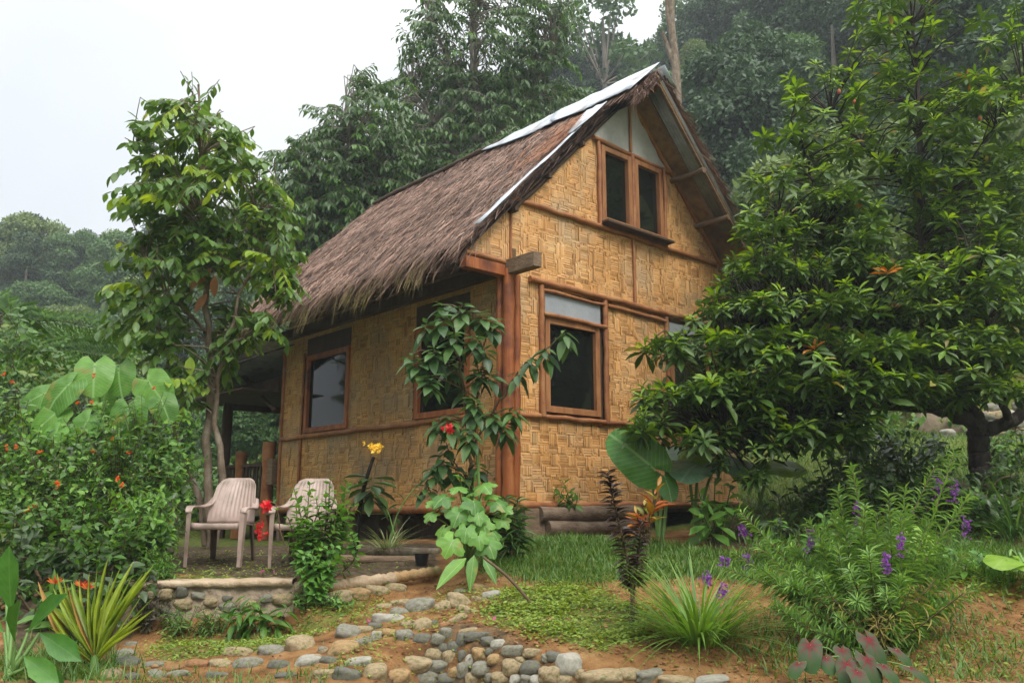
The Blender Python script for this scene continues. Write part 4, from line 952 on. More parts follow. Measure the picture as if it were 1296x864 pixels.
# ------------------------------------------------------------------ PLANTS
def plant(name,label,cat,loc,stem=None,leaves=None,flowers=None,sm_=None,lm=None,fm=None,group=None,ln='foliage'):
    t=thing(name,label,cat,loc,group)
    if stem is not None and stem.n: part('stem',stem,sm_ or M['stem'],t)
    if leaves is not None and leaves.n: part(ln,leaves,lm,t)
    for fl in (flowers if isinstance(flowers,list) else [flowers] if flowers is not None else []):
        if fl.n: part('flower',fl,fm,t)
    return t
def floret(mb,p,r,n=6,mat=0,d=None,tpl=T_ov2):
    p=np.atleast_2d(p)
    for q in p:
        dd=rdir(n)+ (np.array([0,-.6,.4]) if d is None else np.asarray(d)); place(mb,tpl,np.repeat(q[None],n,0),dd,rdir(n),r,r*.7,mat)
def cloud(ml,blobs,dens,L,W=None,tpl=T_ov2,lmat=0,shell=.55,droop=.15,upb=.6,Lvar=.35):
    """leaves spread through soft irregular clumps (x,y,z,rx,rz)"""
    for c0,rx,rz in blobs:
        n=int(dens*(rx*rz)*12)
        if n<3: continue
        u=rdir(n); r=rng.uniform(shell,1,n)**.6; r*=1+.18*fbm(u[:,0]*3+c0[0],u[:,2]*3+c0[2],1.5)
        p=c0+u*r[:,None]*np.array([rx,rx,rz])
        d=nrm(u*.7+rdir(n)*.8-UP*droop); nn=nrm(UP*upb+u*.6+rng.normal(0,.4,(n,3)))
        Ls=L*rng.uniform(1-Lvar,1+Lvar,n)
        place(ml,tpl,p,d,nn,Ls,None if W is None else Ls*W/L,lmat if np.isscalar(lmat) else rng.choice(lmat,n))
def px_points(poly,n,Y,thick,gap=None):
    """points filling a rounded volume whose outline seen from the garden is poly"""
    poly=np.asarray(poly,float); q=sample_poly(poly,n); d=polydist(q,poly); dm=max(d.max(),1); f=np.sqrt(np.clip(d/dm,0,1))
    y=Y+thick*rng.uniform(-1,1,n)*(.25+.75*f)
    return np.array([P(a,b,yy) for (a,b),yy in zip(q,y)]),f
def limb_attach(pts_target,limbs):
    L=np.concatenate(limbs); out=[]
    for p in pts_target:
        d=L-p; c0=np.linalg.norm(d,axis=1)+1.6*np.maximum(0,L[:,2]-p[2]+.05); out.append(L[np.argmin(c0)])
    return np.array(out)
def limbs_of(mb,specs,sides=9):
    res=[]
    for pts,ra,rb in specs:
        n=26; q=curve([P(*a) for a in pts],n); q=q+rng.normal(0,.012,(n,3)); tube(mb,q,np.linspace(ra,rb,n)*(1+rng.normal(0,.05,n)),sides); res.append(q)
    return res
def twig(mb,a,b,r0=.014,r1=.005,arch=.12,n=5,sides=4):
    m=(a+b)/2+UP*arch*np.linalg.norm(b-a)+rng.normal(0,.04,3)*np.linalg.norm(b-a)
    q=curve([a,m,b],n); tube(mb,q,[r0,r1],sides,0,False); return q

# --- the dark fruit tree on the right : rosettes of oblong leaves on a short forked trunk
tr=MB(); lf=MB(); base=P(1240,606,9.5)
limbs=limbs_of(tr,[([(1241,612,9.5),(1240,570,9.5),(1238,540,9.5),(1228,520,9.48)],.125,.10),
 ([(1236,535,9.5),(1190,518,9.3),(1140,514,9.0),(1080,512,8.7),(1020,528,8.5),(960,540,8.4),(905,548,8.3)],.09,.022),
 ([(1232,525,9.5),(1205,485,9.6),(1182,440,9.7),(1170,380,9.8),(1166,300,9.9),(1165,200,10),(1160,90,10.1),(1156,30,10.1)],.095,.02),
 ([(1240,545,9.5),(1275,535,9.4),(1310,505,9.3),(1330,440,9.3)],.09,.05),
 ([(1170,385,9.8),(1110,345,9.5),(1040,300,9.3),(985,270,9.2)],.045,.012),
 ([(1167,300,9.9),(1210,230,10.1),(1262,160,10.3),(1300,120,10.4)],.04,.012),
 ([(1166,250,9.9),(1110,200,9.8),(1050,140,9.7)],.035,.01),
 ([(1180,430,9.7),(1100,420,9.0),(1010,410,8.6),(930,420,8.5),(860,425,8.6)],.05,.012),
 ([(1275,535,9.4),(1260,440,8.9),(1230,360,8.7)],.05,.014),
 ([(1030,238,9.4),(1018,190,9.4),(1000,150,9.5)],.02,.008),
 ([(1120,514,8.9),(1090,470,8.5),(1030,450,8.2)],.03,.01)])
part_poly=[[(1055,10),(1130,-60),(1250,-50),(1300,-20),(1300,150),(1200,175),(1110,150),(1060,110),(1035,70)],
 [(985,90),(1060,80),(1150,100),(1250,85),(1300,120),(1300,240),(1210,215),(1140,230),(1060,200),(1000,170)],
 [(945,230),(985,140),(1060,190),(1120,210),(1110,290),(1030,300),(960,300)],
 [(935,290),(970,230),(1050,240),(1120,270),(1110,330),(1020,350),(930,345)],
 [(1140,230),(1230,200),(1300,190),(1300,330),(1200,320),(1150,330)],
 [(885,375),(940,325),(1040,320),(1130,330),(1120,420),(1030,440),(930,420)],
 [(812,438),(885,392),(960,370),(1050,390),(1070,480),(980,520),(925,505),(905,455),(850,450)],
 [(1100,330),(1200,310),(1300,320),(1300,440),(1220,440),(1130,430)],
 [(800,520),(830,490),(900,470),(980,490),(1010,540),(960,580),(900,580),(850,560)],
 [(1010,450),(1090,420),(1170,440),(1180,490),(1100,520),(1020,510)],
 [(1130,440),(1240,420),(1300,430),(1300,505),(1250,495),(1150,500)],
 [(960,480),(1060,490),(1100,530),(1050,560),(980,560)]]
YS=[9.9,9.9,9.5,9.2,9.9,8.9,8.5,9.1,8.35,8.4,8.8,8.6]; TH=[1.0,1.3,1.0,.9,1.3,1.0,.8,1.2,.7,.8,.9,.7]; NN=[85,165,100,145,165,240,250,235,205,165,145,110]
low=MB()
for pl,Y_,th_,n in zip(part_poly,YS,TH,NN):
    pts,f=px_points(pl,n,Y_,th_); tier=.46; zt_=(np.floor(pts[:,2]/tier+.5)+.25*fbm(pts[:,0]*1.3,pts[:,1]*1.3,1.0))*tier; pts[:,2]=pts[:,2]*.52+zt_*.48+rng.normal(0,.06,len(pts)); cl_=fbm(pts[:,0]*1.5,pts[:,2]*2.6+pts[:,1],1.4); pts=pts[cl_>-.40]
    root=limb_attach(pts,limbs)
    for p,r0 in zip(pts,root):
        r0=r0+(p-r0)*max(0,1-1.3/max(np.linalg.norm(p-r0),1e-6))*.6
        twig(tr,r0,p,.012,.004,.10)
        if rng.random()<.16:     # loose twig leaves under the tuft
            pass
        ax=nrm(np.array([rng.normal(0,.35),rng.normal(-.15,.35),1.])); m_=int(rng.integers(11,19)); rs=rng.uniform(.55,1.3); a=np.arange(m_)*2.39996+rng.uniform(0,6); k=np.linspace(0,1,m_)
        x=nrm(np.cross(ax,[1,.2,0])); y=np.cross(ax,x); rad=np.cos(a)[:,None]*x+np.sin(a)[:,None]*y
        el=-.35+1.05*k**1.3+rng.normal(0,.12,m_)
        d=rad*np.cos(el)[:,None]+ax*np.sin(el)[:,None]-UP*.12; Ls=(.19-.07*k)*rs*rng.uniform(.75,1.2,m_)
        young=rng.random()<.62
        mt=np.where((k>.58)&young,1,0)
        if rng.random()<.004: mt=np.where(k>.6,2,0)
        mt=np.where(rng.random(m_)<.012,3,mt)
        place(lf,T_ob,p-ax*(1-k)[:,None]*.07,d,ax+rad*.1+rng.normal(0,.15,(m_,3)),Ls,Ls*.30,mt)
tree=thing('fruit_tree','dark spreading fruit tree with tufted oblong leaves and forked trunk','tree',base)
part('trunk',tr,M['bark_dark_shaded'],tree); part('crown',lf,[M['l_loquat'],M['l_loquat_new'],M['l_orange'],M['l_angel_dry']],tree)
fr=MB()
for a in [(907,548,8.2),(1240,150,9.4),(1062,116,9.3),(1081,129,9.3)]:
    fr=MB(); q=P(*a); tube(fr,[q-UP*.035,q-UP*.02,q,q+UP*.02,q+UP*.035],[.006,.018,.022,.018,.005],10); part('fruit',fr,M['fruit'],tree)

# --- generic branching tree with leaf pairs on drooping sprays
def spray_tree(name,label,cat,base,limbspec,polys,leafL,leafW,lmats,bark,Y,sprayL=(.5,1.0),nleaf=11,tpl=T_ell,droop=.55,rtw=.010,group=None,extra=None,sides=4,leafdrop=.55):
    tr=MB(); lf=MB(); limbs=limbs_of(tr,limbspec)
    for pl,Yp,thk,n in polys:
        pts,f=px_points(pl,n,Yp,thk); root=limb_attach(pts,limbs)
        for p,r0 in zip(pts,root):
            v=p-r0; dist=np.linalg.norm(v)+1e-6; hd=nrm(v*np.array([1,1,.25])+rng.normal(0,.25,3)); L=rng.uniform(*sprayL)
            a=p-hd*L*.5+UP*L*.12; b=p+hd*L*.5-UP*L*droop*.45
            if dist>.3: twig(tr,r0,a,rtw*1.4,rtw*.7,.06,5,sides)
            q=curve([a,(a+b)/2+UP*L*.10,b],7); tube(tr,q,[rtw*.7,rtw*.25],sides,0,False)
            m_=int(nleaf*rng.uniform(.7,1.2)); u=np.linspace(.08,1,m_); pp,tt_=along(q,u); sd=np.where(np.arange(m_)%2==0,1,-1)[:,None]
            side=nrm(np.cross(tt_,UP)); d=side*sd*.75+tt_*.55-UP*leafdrop+rng.normal(0,.18,(m_,3)); nn=UP+side*sd*.25+rng.normal(0,.25,(m_,3))
            Ls=leafL*rng.uniform(.7,1.2,m_); ch=0
            if len(lmats)>1 and rng.random()<.13: ch=1
            place(lf,tpl,pp,d,nn,Ls,Ls*leafW/leafL,ch)
    t=thing(name,label,cat,base,group); part('trunk',tr,bark,t); part('crown',lf,lmats,t)
    return t,limbs
Lx=9.4
lt,_=spray_tree('broadleaf_tree','slender tree with drooping broad leaves left of the house','tree',onground(265,9.4),
 [([(268,700,9.4),(262,600,9.4),(266,500,9.4),(262,400,9.4),(258,300,9.4),(252,200,9.4),(252,110,9.4)],.06,.012),([(270,690,9.3),(280,600,9.25),(272,520,9.3),(290,420,9.2),(320,330,9.2)],.05,.012),([(262,690,9.5),(245,610,9.6),(225,560,9.6),(215,470,9.6),(190,380,9.6)],.045,.012),
  ([(266,480,9.4),(310,420,9.0),(350,380,8.8)],.025,.008),([(262,420,9.4),(220,380,9.3),(185,330,9.2)],.022,.008),([(258,330,9.4),(310,280,9.3),(350,250,9.3)],.02,.007),([(255,250,9.4),(200,210,9.4),(170,180,9.4)],.018,.006),([(252,170,9.4),(280,140,9.3)],.014,.006)],
 [([(165,200),(185,140),(225,120),(252,105),(270,118),(285,155),(325,175),(340,215),(360,240),(368,285),(330,295),(240,300),(180,295),(162,260)],9.4,1.0,200),
  ([(165,300),(260,290),(370,290),(368,335),(300,350),(200,360),(165,360)],9.3,.9,85),
  ([(335,335),(372,345),(378,380),(335,378)],8.9,.3,18),([(325,392),(345,400),(343,430),(322,425)],8.8,.2,7),
  ([(160,365),(235,370),(232,430),(200,460),(160,415)],9.3,.7,45),([(215,440),(255,430),(262,500),(235,520)],9.1,.3,12),([(280,415),(325,400),(330,445),(300,470),(280,460)],9.2,.3,12),
  ([(145,330),(170,325),(168,390),(150,375)],9.3,.4,10),([(272,395),(312,380),(312,420),(280,432)],9.6,.4,14)],
 .145,.07,[M['l_left'],M['l_lime']],M['bark_pale'],9.4,(.35,.65),15,T_ell,.55,.008)
for a in [(268,340,9.0),(272,350,8.95),(262,372,9.0),(258,345,9.0)]:
    dl=MB(); place(dl,T_ell,P(*a),[rng.normal(0,.4),-.2,-1],[0,-1,.1],.24,.10); part('dead_leaf',dl,M['l_brown'],lt)
for q,L in ((P(292,324,8.95),.13),(P(241,452,8.9),.2),(P(241,474,8.9),.22),(P(232,515,8.9),.15)):
    yl=MB(); place(yl,T_ell,q,[.1,-.2,-1],[0,-1,.2],L,L*.6); part('yellow_leaf',yl,M['l_lime'],lt)

# --- tall trees behind the house
big=[('tall hazy tree rising behind the middle of the thatched roof',21.0,[([(615,480,21),(612,330,21),(608,200,21),(600,90,21),(598,-40,21)],.28,.06),([(610,250,21),(560,170,20.5),(520,110,20.5)],.1,.03),([(606,200,21),(660,130,21),(700,70,21)],.1,.03),([(604,150,21),(560,60,21),(540,10,21)],.08,.02),([(612,320,21),(550,260,20),(500,210,20)],.1,.03),([(610,300,21),(670,230,20.5),(705,190,20.5)],.09,.03)],
   [([(520,20),(560,-30),(700,-30),(725,30),(715,90),(660,110),(590,110),(530,90),(505,60)],21,2.2,260),([(480,110),(540,80),(640,100),(720,100),(745,150),(730,200),(640,230),(560,220),(500,190)],20.8,2.4,330),([(470,210),(560,200),(650,210),(735,200),(725,250),(640,300),(560,310),(480,280)],20.3,2.0,260)]),
     ('lower bushy tree behind the left end of the roof',18.5,[([(440,520,18.5),(440,400,18.5),(435,300,18.5),(440,180,18.5)],.2,.05),([(438,330,18.5),(400,270,18.3),(385,220,18.3)],.08,.02),([(437,300,18.5),(480,230,18.3)],.08,.02),([(440,420,18.5),(410,370,18.2),(385,330,18)],.06,.02)],
   [([(385,190),(400,140),(430,130),(455,90),(470,100),(500,130),(520,190),(500,250),(440,260),(390,240)],18.5,1.8,200),([(370,230),(440,240),(510,250),(500,300),(440,310),(375,300)],18.2,1.6,130),([(360,190),(385,180),(385,340),(345,330),(350,250)],18.4,1.2,90),([(370,300),(440,310),(430,350),(380,400),(350,390)],18.0,1.2,80)])]
for lab,Yb,ls,pl in big:
    spray_tree('tall_tree',lab,'tree',onground(ls[0][0][0][0],Yb),ls,[(a,b,c_,int(d*1.25)) for a,b,c_,d in pl],.215,.09,[M['l_big'],M['l_bush']],M['bark_grey'],Yb,(.8,1.4),20,T_ov2,.5,.016,'tall trees behind the house',None,3,.7)

# --- big heart-leaved plant on the left
ms=MB(); ml=MB(); b0=onground(130,8.6)
for px,py,L,dx,dz,Y_ in [(120,475,.62,.15,-.35,8.5),(85,500,.66,-.5,-.45,8.3),(70,535,.55,-.7,-.45,8.25),(150,480,.55,.2,-.4,8.7),(188,495,.62,.7,-.5,8.6),(162,530,.60,.15,-.75,8.15),(110,545,.52,-.35,-.6,8.1),(135,500,.6,0,-.3,8.9),(55,510,.5,-.8,-.2,8.6),(205,520,.45,.6,-.8,8.5),(70,560,.45,-.5,-.8,8.1)]:
    q=P(px,py-12,Y_); place(ml,T_heart,q,[dx,-.30,dz-.25],[.1*dx+rng.normal(0,.2),-.95,.45+rng.normal(0,.25)],L*.54,L*.70)
    tube(ms,curve([b0,(b0+q)/2+np.array([0,.1,.25]),q],8),[.018,.008],6,0,False)
plant('heart_leaf_plant','tall plant with huge heart-shaped leaves above the orange-flowered bush','plant',b0,ms,ml,None,M['petiole'],M['l_huge'],ln='leaf_blades')

# --- orange-flowered bush on the left, in three bushes
def bush(label,Yc,blobs,dens,L,mats,base_px,flowers=None,fm=None,fr_=.032,group=None,name='flowering_bush',W=None,tpl=T_ov2,lm=(0,0,0,1),shoots=4):
    ms=MB(); ml=MB(); mf=[]; b0=onground(base_px,Yc)
    bl=[]
    for px,py,rp,Y_ in blobs:
        q=P(px,py,Y_); r=rp/ppm(Y_); bl.append((q,r,r*.85)); twig(ms,b0+np.array([rng.normal(0,.15),rng.normal(0,.1),0]),q,.02,.006,.1,7,5)
    cloud(ml,bl,dens,L,W,tpl,list(lm))
    for c0,rx,rz in bl:
        for _ in range(int(shoots)):
            u=rdir(1)[0]; u[1]=-abs(u[1])*.7; u[2]=abs(u[2])*1.1; a=c0+u*rx*.6; e=c0+u*rx*rng.uniform(1.15,1.6)+UP*.06; leafy(ms,ml,[a,(a+e)/2+UP*.03,e],.004,.002,int(rng.integers(7,12)),L*1.5,L*.8,T_ov,.1,.9,.3,lmat=int(lm[rng.integers(len(lm))]))
    if flowers:
        for px,py,Y_ in flowers: mf.append(MB()); floret(mf[-1],P(px,py,Y_)+rng.normal(0,.01,(3,3)),fr_,6)
    return plant(name,label,'bush',b0,ms,ml,mf,M['stem_brown'],mats,fm,group)
bush('dense green bush dotted with orange flowers left of the chairs',7.9,[(40,600,55,8.2),(110,590,55,8.2),(180,585,50,8.1),(215,590,32,8.0),(70,640,60,7.9),(150,640,60,7.8),(205,640,40,7.8),(30,660,50,7.9),(100,685,55,7.6),(170,680,45,7.5),(20,560,45,8.5),(10,620,40,8.0),(215,560,28,8.3),(120,555,35,8.5),(60,700,45,7.4),(190,695,30,7.4)],360,.066,[M['l_bush'],M['l_bush_lt'],M['l_dark']],120,
     [(73,609,7.3),(74,614,7.3),(149,607,7.25),(154,613,7.2),(35,678,7.1),(41,683,7.1),(119,570,7.7),(164,573,7.7),(50,572,7.7),(8,567,7.7),(20,566,7.7),(144,555,7.9),(116,509,8.0),(99,510,8.0),(15,484,8.3),(76,699,6.9),(36,645,7.2),(217,663,7.2),(45,640,7.2),(196,492,8.2),(120,475,8.2),(5,475,8.3)],M['fl_orange'],.022,lm=(0,0,1,0,1,2),shoots=13)
bush('shrubby mass of olive leaves above the flowering bush',10.2,[(20,500,50,10.2),(15,450,45,10.6),(60,470,30,10.8),(40,540,40,10)],160,.10,[M['l_bush'],M['l_forest2']],20,None,None,name='leafy_bush')
bush('lime-tipped low shrub at the right edge of the flowering bush',7.3,[(180,655,32,7.2),(165,690,30,7.1),(195,680,26,7.2)],380,.06,[M['l_bush'],M['l_bush_lt']],180,None,None,name='leafy_bush',lm=(0,1,1))
# --- feathery branches further left (pinnate leaves)
ms=MB(); ml=MB(); b0=onground(-10,12)
for (x0,y0,x1,y1,Y_) in [(0,410,135,418,12),(10,430,150,440,12.3),(-20,440,90,470,11.7),(10,470,60,440,11.5),(0,400,40,405,12),(60,455,150,460,12.5),(-10,380,30,440,11.5),(100,425,160,430,12.4),(20,450,120,446,12.2)]:
    a=P(x0,y0,Y_); b=P(x1,y1,Y_+rng.uniform(-.4,.4)); q=curve([a,(a+b)/2+UP*.10,b],12); tube(ms,q,[.014,.005],4,0,False)
    for u in np.linspace(.05,1,14):
        p,t=along(q,u); 
        for sg in (-1,1):
            e=p[0]+np.array([t[0][0]*.25,-.12*sg,sg*.12-.05])*rng.uniform(.8,1.5); qq=curve([p[0],(p[0]+e)/2+UP*.02,e],5); tube(ms,qq,.003,3,0,False)
            pp,tt_=along(qq,np.linspace(.1,1,7))
            for s2 in (-1,1): place(ml,T_ell2,pp,tt_*.5+np.array([0,0,.8])*s2*np.array([1,1,.6])-UP*.15,UP*.2+np.array([0,-1,.3]),.085,.032)
tube(ms,curve([b0,P(-10,500,12),P(0,400,12)],8),[.05,.02],6)
plant('feathery_shrub','shrub with feathery pinnate leaf sprays at the left edge','shrub',b0,ms,ml,None,M['stem_brown'],M['l_bush'])

# --- sapling before the house corner
ms=MB(); ml=MB(); b0=onground(600,8.25)
limbs=limbs_of(ms,[([(600,690,8.25),(598,610,8.2),(592,540,8.15),(585,480,8.1),(575,420,8.1),(585,385,8.1)],.024,.008),([(596,560,8.2),(605,500,8.1),(612,440,8.1)],.018,.007),([(600,560,8.2),(640,495,8.0),(665,462,7.9),(690,442,7.8),(712,425,7.8)],.014,.006),([(585,480,8.1),(550,450,8.0),(530,440,8.0)],.010,.005),([(560,640,8.0),(540,665,7.9)],.008,.006),([(600,620,8.2),(570,575,8.1)],.012,.005)])
def tufts(lst,limbs,ms,ml,L,n,spread=1.0,tpl=T_ov,lm=0,W=None,dr=.5):
    for px,py,Y_,k in lst:
        q=P(px,py,Y_); r0=limb_attach([q],limbs)[0]; qq=twig(ms,r0,q,.008,.004,.06,5)
        m_=int(n*k); a=np.arange(m_)*2.4+rng.uniform(0,6); kk=np.linspace(0,1,m_); el=-.5+1.2*kk+rng.normal(0,.15,m_)
        d=np.stack([np.cos(a)*np.cos(el),np.sin(a)*np.cos(el),np.sin(el)-dr],1); pos=q-UP*(1-kk)[:,None]*.12*k+d*.01
        Ls=L*(1.1-.45*kk)*rng.uniform(.8,1.15,m_); place(ml,tpl,pos,d,np.array([0,-.15,1])+rng.normal(0,.2,(m_,3)),Ls,Ls*(.5 if W is None else W),lm)
tufts([(585,385,8.1,1.1),(560,400,8.0,1),(610,395,8.1,1),(540,410,8.1,.8),(575,420,7.9,1.1),(600,425,7.9,1),(625,405,8.2,.8),(550,440,7.9,1),(530,455,7.9,1),(545,475,7.8,1),(575,455,8.2,1),(605,465,8.0,1),(590,490,8.2,.7),(520,450,8,.7),(615,440,7.9,.7),(560,385,8.2,.7),(620,470,8.0,.8)],limbs,ms,ml,.20,15,W=.5)
tufts([(600,505,7.8,1.2),(570,525,7.8,1.1),(625,520,7.8,1.1),(640,535,7.8,.9),(595,540,7.7,1.2),(650,515,7.8,.8),(555,530,7.9,.8)],limbs,ms,ml,.20,16,W=.42,dr=.65)
tufts([(560,575,7.9,1),(548,590,7.9,1),(575,590,8.0,.9),(565,560,8,.8),(590,600,8,.8),(605,585,8.1,.8),(540,615,7.9,.5)],limbs,ms,ml,.17,13,W=.55,dr=.55)
tufts([(672,452,7.85,.5),(690,440,7.8,.7),(715,418,7.8,.7),(655,470,7.9,.5)],limbs,ms,ml,.21,15,W=.42,dr=.95)
rfl=MB(); floret(rfl,P(568,543,7.6)+rng.normal(0,.02,(4,3))*[1,1,1.8],.05)
mb=MB(); tube(mb,[onground(612,7.9),P(604,570,7.9)],.016,7)
sap=plant('sapling','slender sapling with dark drooping leaves before the house corner','sapling',b0,ms,ml,rfl,M['stem_brown'],[M['l_sap']],M['fl_red'])
solo('garden_stake',mb,M['petiole'],'short bamboo stake beside the sapling stem','stake',onground(612,7.9))
# thin bowed seedling in front of the side wall
ms=MB(); ml=MB(); 
for pts,n in (([(492,690,7.9),(505,645,7.9),(530,612,7.9),(552,598,7.9)],9),([(500,680,7.9),(492,650,7.9),(485,640,7.9)],5)): leafy(ms,ml,[P(*a) for a in pts],.008,.004,n,.13,.075,T_ov,.25,.8,.35)
plant('bowed_seedling','thin bowed seedling with round leaves before the side wall','plant',onground(492,7.9),ms,ml,None,M['petiole'],M['l_sap'])

# --- large lobed-leaf plant (centre)
ms=MB(); ml=MB(); b0=hit(592,714)
for px,py,L,dx,dz,Y_ in [(580,620,.30,-.3,.1,7.4),(612,618,.32,.3,.0,7.45),(560,634,.30,-.6,-.2,7.3),(600,640,.33,.2,-.3,7.2),(630,640,.28,.7,-.3,7.4),(580,655,.30,-.3,-.5,7.15),(612,668,.28,.3,-.6,7.2),(572,690,.36,-.4,-.5,7.0),(618,692,.34,.5,-.6,7.05),(596,628,.26,0,.3,7.6),(545,655,.22,-.8,-.4,7.3),(636,662,.24,.8,-.5,7.4),(600,606,.18,.1,.6,7.5),(560,675,.24,-.5,-.7,7.2),(590,650,.26,.1,-.2,7.3),(570,648,.24,-.3,-.1,7.4),(622,630,.24,.4,.1,7.5),(605,655,.26,.2,-.4,7.15),(590,675,.28,-.1,-.5,7.05),(625,678,.25,.6,-.4,7.2),(548,640,.2,-.7,0,7.4),(606,685,.26,.2,-.7,7.0),(640,648,.2,.8,-.1,7.4),(582,606,.16,-.2,.5,7.5)]:
    q=P(px,py-4,Y_); place(ml,T_lobe,q,[dx,-.55,dz-.25],[.25*dx+rng.normal(0,.2),-.7,.75+rng.normal(0,.25)],L*.41,L*.41)
    tube(ms,curve([b0+rng.normal(0,.02,3),(b0+q)/2+np.array([0,.1,.1]),q],7),[.012,.005],5,0,False)
place(ml,T_ov,np.array([P(590,706,7.0),P(600,702,7.0),P(612,706,7.0)]),[[-.6,-.5,-.5],[-.1,-.5,-.9],[.5,-.4,-.8]],[0,-.6,.8],[.36,.30,.24],[.13,.1,.09])
plant('lobed_leaf_plant','bushy plant with big pale green lobed leaves in front of the house','plant',b0,ms,ml,None,M['petiole'],M['l_lobed'],ln='leaf_blades')

# --- yellow flower plant
ms=MB(); ml=MB(); mf=MB(); b0=onground(452,8.15); top=P(473,578,7.85)
st=curve([b0,P(456,640,8.0),P(464,605,7.9),top],10); tube(ms,st,[.024,.016],7)
mm=18; a=np.arange(mm)*2.4; k=np.linspace(0,1,mm); q=P(470,604,7.95)
el=-.75+.85*k; d=np.stack([np.cos(a)*np.cos(el),np.sin(a)*np.cos(el),np.sin(el)],1); place(ml,T_ob,q-UP*(1-k)[:,None]*.2,d,UP+rng.normal(0,.1,(mm,3)),.27,.10)
floret(mf,P(474,568,7.8)+rng.normal(0,.035,(22,3))*[1,.6,.7],.034,5)
plant('frangipani','yellow-flowered plant with a thick stem before the side wall','plant',b0,ms,ml,mf,M['bark_dark_shaded'],M['l_dark'],M['fl_yellow'])

# --- hibiscus shrub by the second chair
ms=MB(); ml=MB(); mf=MB(); b0=hit(398,748)
for px,py,Y_ in [(375,640,7.1),(392,612,7.1),(405,640,7.0),(420,655,7.1),(440,610,7.2),(385,670,6.9),(410,690,6.9),(430,640,7.15),(370,690,6.95),(445,660,7.2),(395,700,6.8),(380,720,6.8),(425,690,6.9),(405,660,7.3),(452,640,7.25),(365,655,7.1),(432,700,6.95),(372,618,7.15),(385,640,7.0),(400,630,7.05),(412,622,7.1),(425,625,7.1),(385,700,6.85),(410,735,6.8),(395,660,6.95),(418,605,7.15),(440,635,7.1),(428,665,7.0),(445,675,7.05),(380,655,6.95),(415,715,6.85)]:
    q=P(px,py,Y_); leafy(ms,ml,[b0+rng.normal(0,.03,3),(b0*.45+q*.55)+rng.normal(0,.05,3),q],.009,.004,int(rng.integers(24,34)),.10,.058,T_ov,.3,.9,.15,up=.8,lmat=0)
leafy(ms,ml,[b0,P(360,690,7.0),P(350,640,7.0),P(340,636,7.0)],.006,.004,8,.085,.05)
f2=MB(); floret(mf,P(338,640,6.95)+rng.normal(0,.012,(4,3)),.06,6); floret(f2,np.array([P(329+rng.normal(0,2.5),662+i*1.7,7.0) for i in range(12)]),.03,5)
plant('hibiscus_shrub','bright green hibiscus shrub with a red flower in front of a chair','shrub',b0,ms,ml,[mf,f2],M['stem_brown'],M['l_hib'],M['fl_red'])
# pink fallen blossoms on terrace
mf=MB(); floret(mf,np.array([hit(332,727)+UP*.02,hit(347,728)+UP*.02]),.03,5); solo('fallen_blossom',mf,M['fl_pink'],'pink fallen petals on the terrace edge near the chair leg','petals',hit(340,728))

# --- small cordyline shrub at the corner post
ms=MB(); ml=MB(); b0=onground(648,8.0)
for px,py,n in [(640,630,34),(655,632,34),(648,655,30),(634,655,26),(662,655,26),(645,680,24)]:
    leafy(ms,ml,[b0+rng.normal(0,.04,3),P(px,py,7.95)],.012,.008,n,.17,.028,T_strap,.25,.9,.1,up=.5,taper=.3)
plant('cordyline','small shrub of narrow green leaves at the foot of the corner post','shrub',b0,ms,ml,None,M['stem_brown'],M['l_cord'])
ms=MB(); ml=MB(); b0=H(.86,-.16,1.5)
for px,py in [(700,618),(712,608),(722,620),(708,625)]: leafy(ms,ml,[b0,P(px,py,9.35)],.006,.004,9,.13,.06,T_ov,.2,.9,.3)
leafy(ms,ml,[b0,P(730,634,9.2)],.006,.004,3,.14,.07)
plant('small_plant','little leafy plant growing on the base log by the gable wall','plant',b0,ms,ml,None,M['petiole'],M['l_bush'])

# --- dark purple plant
ms=MB(); ml=MB(); b0=hit(800,790)
leafy(ms,ml,[b0,P(799,740,6.0),P(790,690,6.0),P(778,640,6.0),P(769,598,6.0)],.012,.006,165,.10,.038,T_la,.25,.95,.15,up=.6,taper=.15)
leafy(ms,ml,[b0+[.01,.02,0],P(803,740,6.05),P(808,700,6.05),P(812,660,6.05)],.010,.006,100,.09,.035,T_la,.3,.95,.15,up=.6,taper=.15)
leafy(ms,ml,[b0,b0+UP*.2],.012,.008,16,.05,.02,T_la,.1,.9,.4)
plant('purple_foliage_plant','upright plant with two stems of crowded dark purple leaves','plant',b0,ms,ml,None,M['stem_brown'],M['l_purple'])

# --- elephant ears along the gable wall
def taro(label,base,leaves,mats,name='elephant_ear',stemr=.022):
    ms=MB(); ml=MB()
    for px,py,L,d,n_,Y_,mt in leaves:
        q=P(px,py,Y_); place(ml,T_heart,q,d,n_,L*.66,L*.74,mt); tube(ms,curve([base+rng.normal(0,.03,3),(base+q)/2+np.array([0,.06,.12]),q],8),[stemr,.010],7,0,False)
    return plant(name,label,'plant',base,ms,ml,None,M['petiole'],mats,ln='leaf_blades',group='elephant ears beside the gable wall')
taro('elephant ear with one huge upright green leaf against the woven wall',onground(835,8.6),[(822,588,.74,[-.70,-.15,.60],[-.12,-.97,.2],8.4,0),(842,605,.36,[.25,-.4,-.8],[.2,-.9,.4],8.5,0),(860,585,.55,[.5,-.3,.3],[.3,-.6,.7],8.8,1)],[M['l_taro'],M['l_taro_lime_lit']])
taro('elephant ear with wide pale bluish leaves under the fruit tree',onground(880,8.9),[(885,585,.72,[-.4,-.6,-.1],[-.1,-.55,.8],8.7,0),(912,580,.66,[.5,-.5,-.15],[.1,-.5,.85],8.8,0),(870,575,.5,[-.7,-.3,.2],[-.2,-.6,.75],9.0,0)],[M['l_taro_pale']])
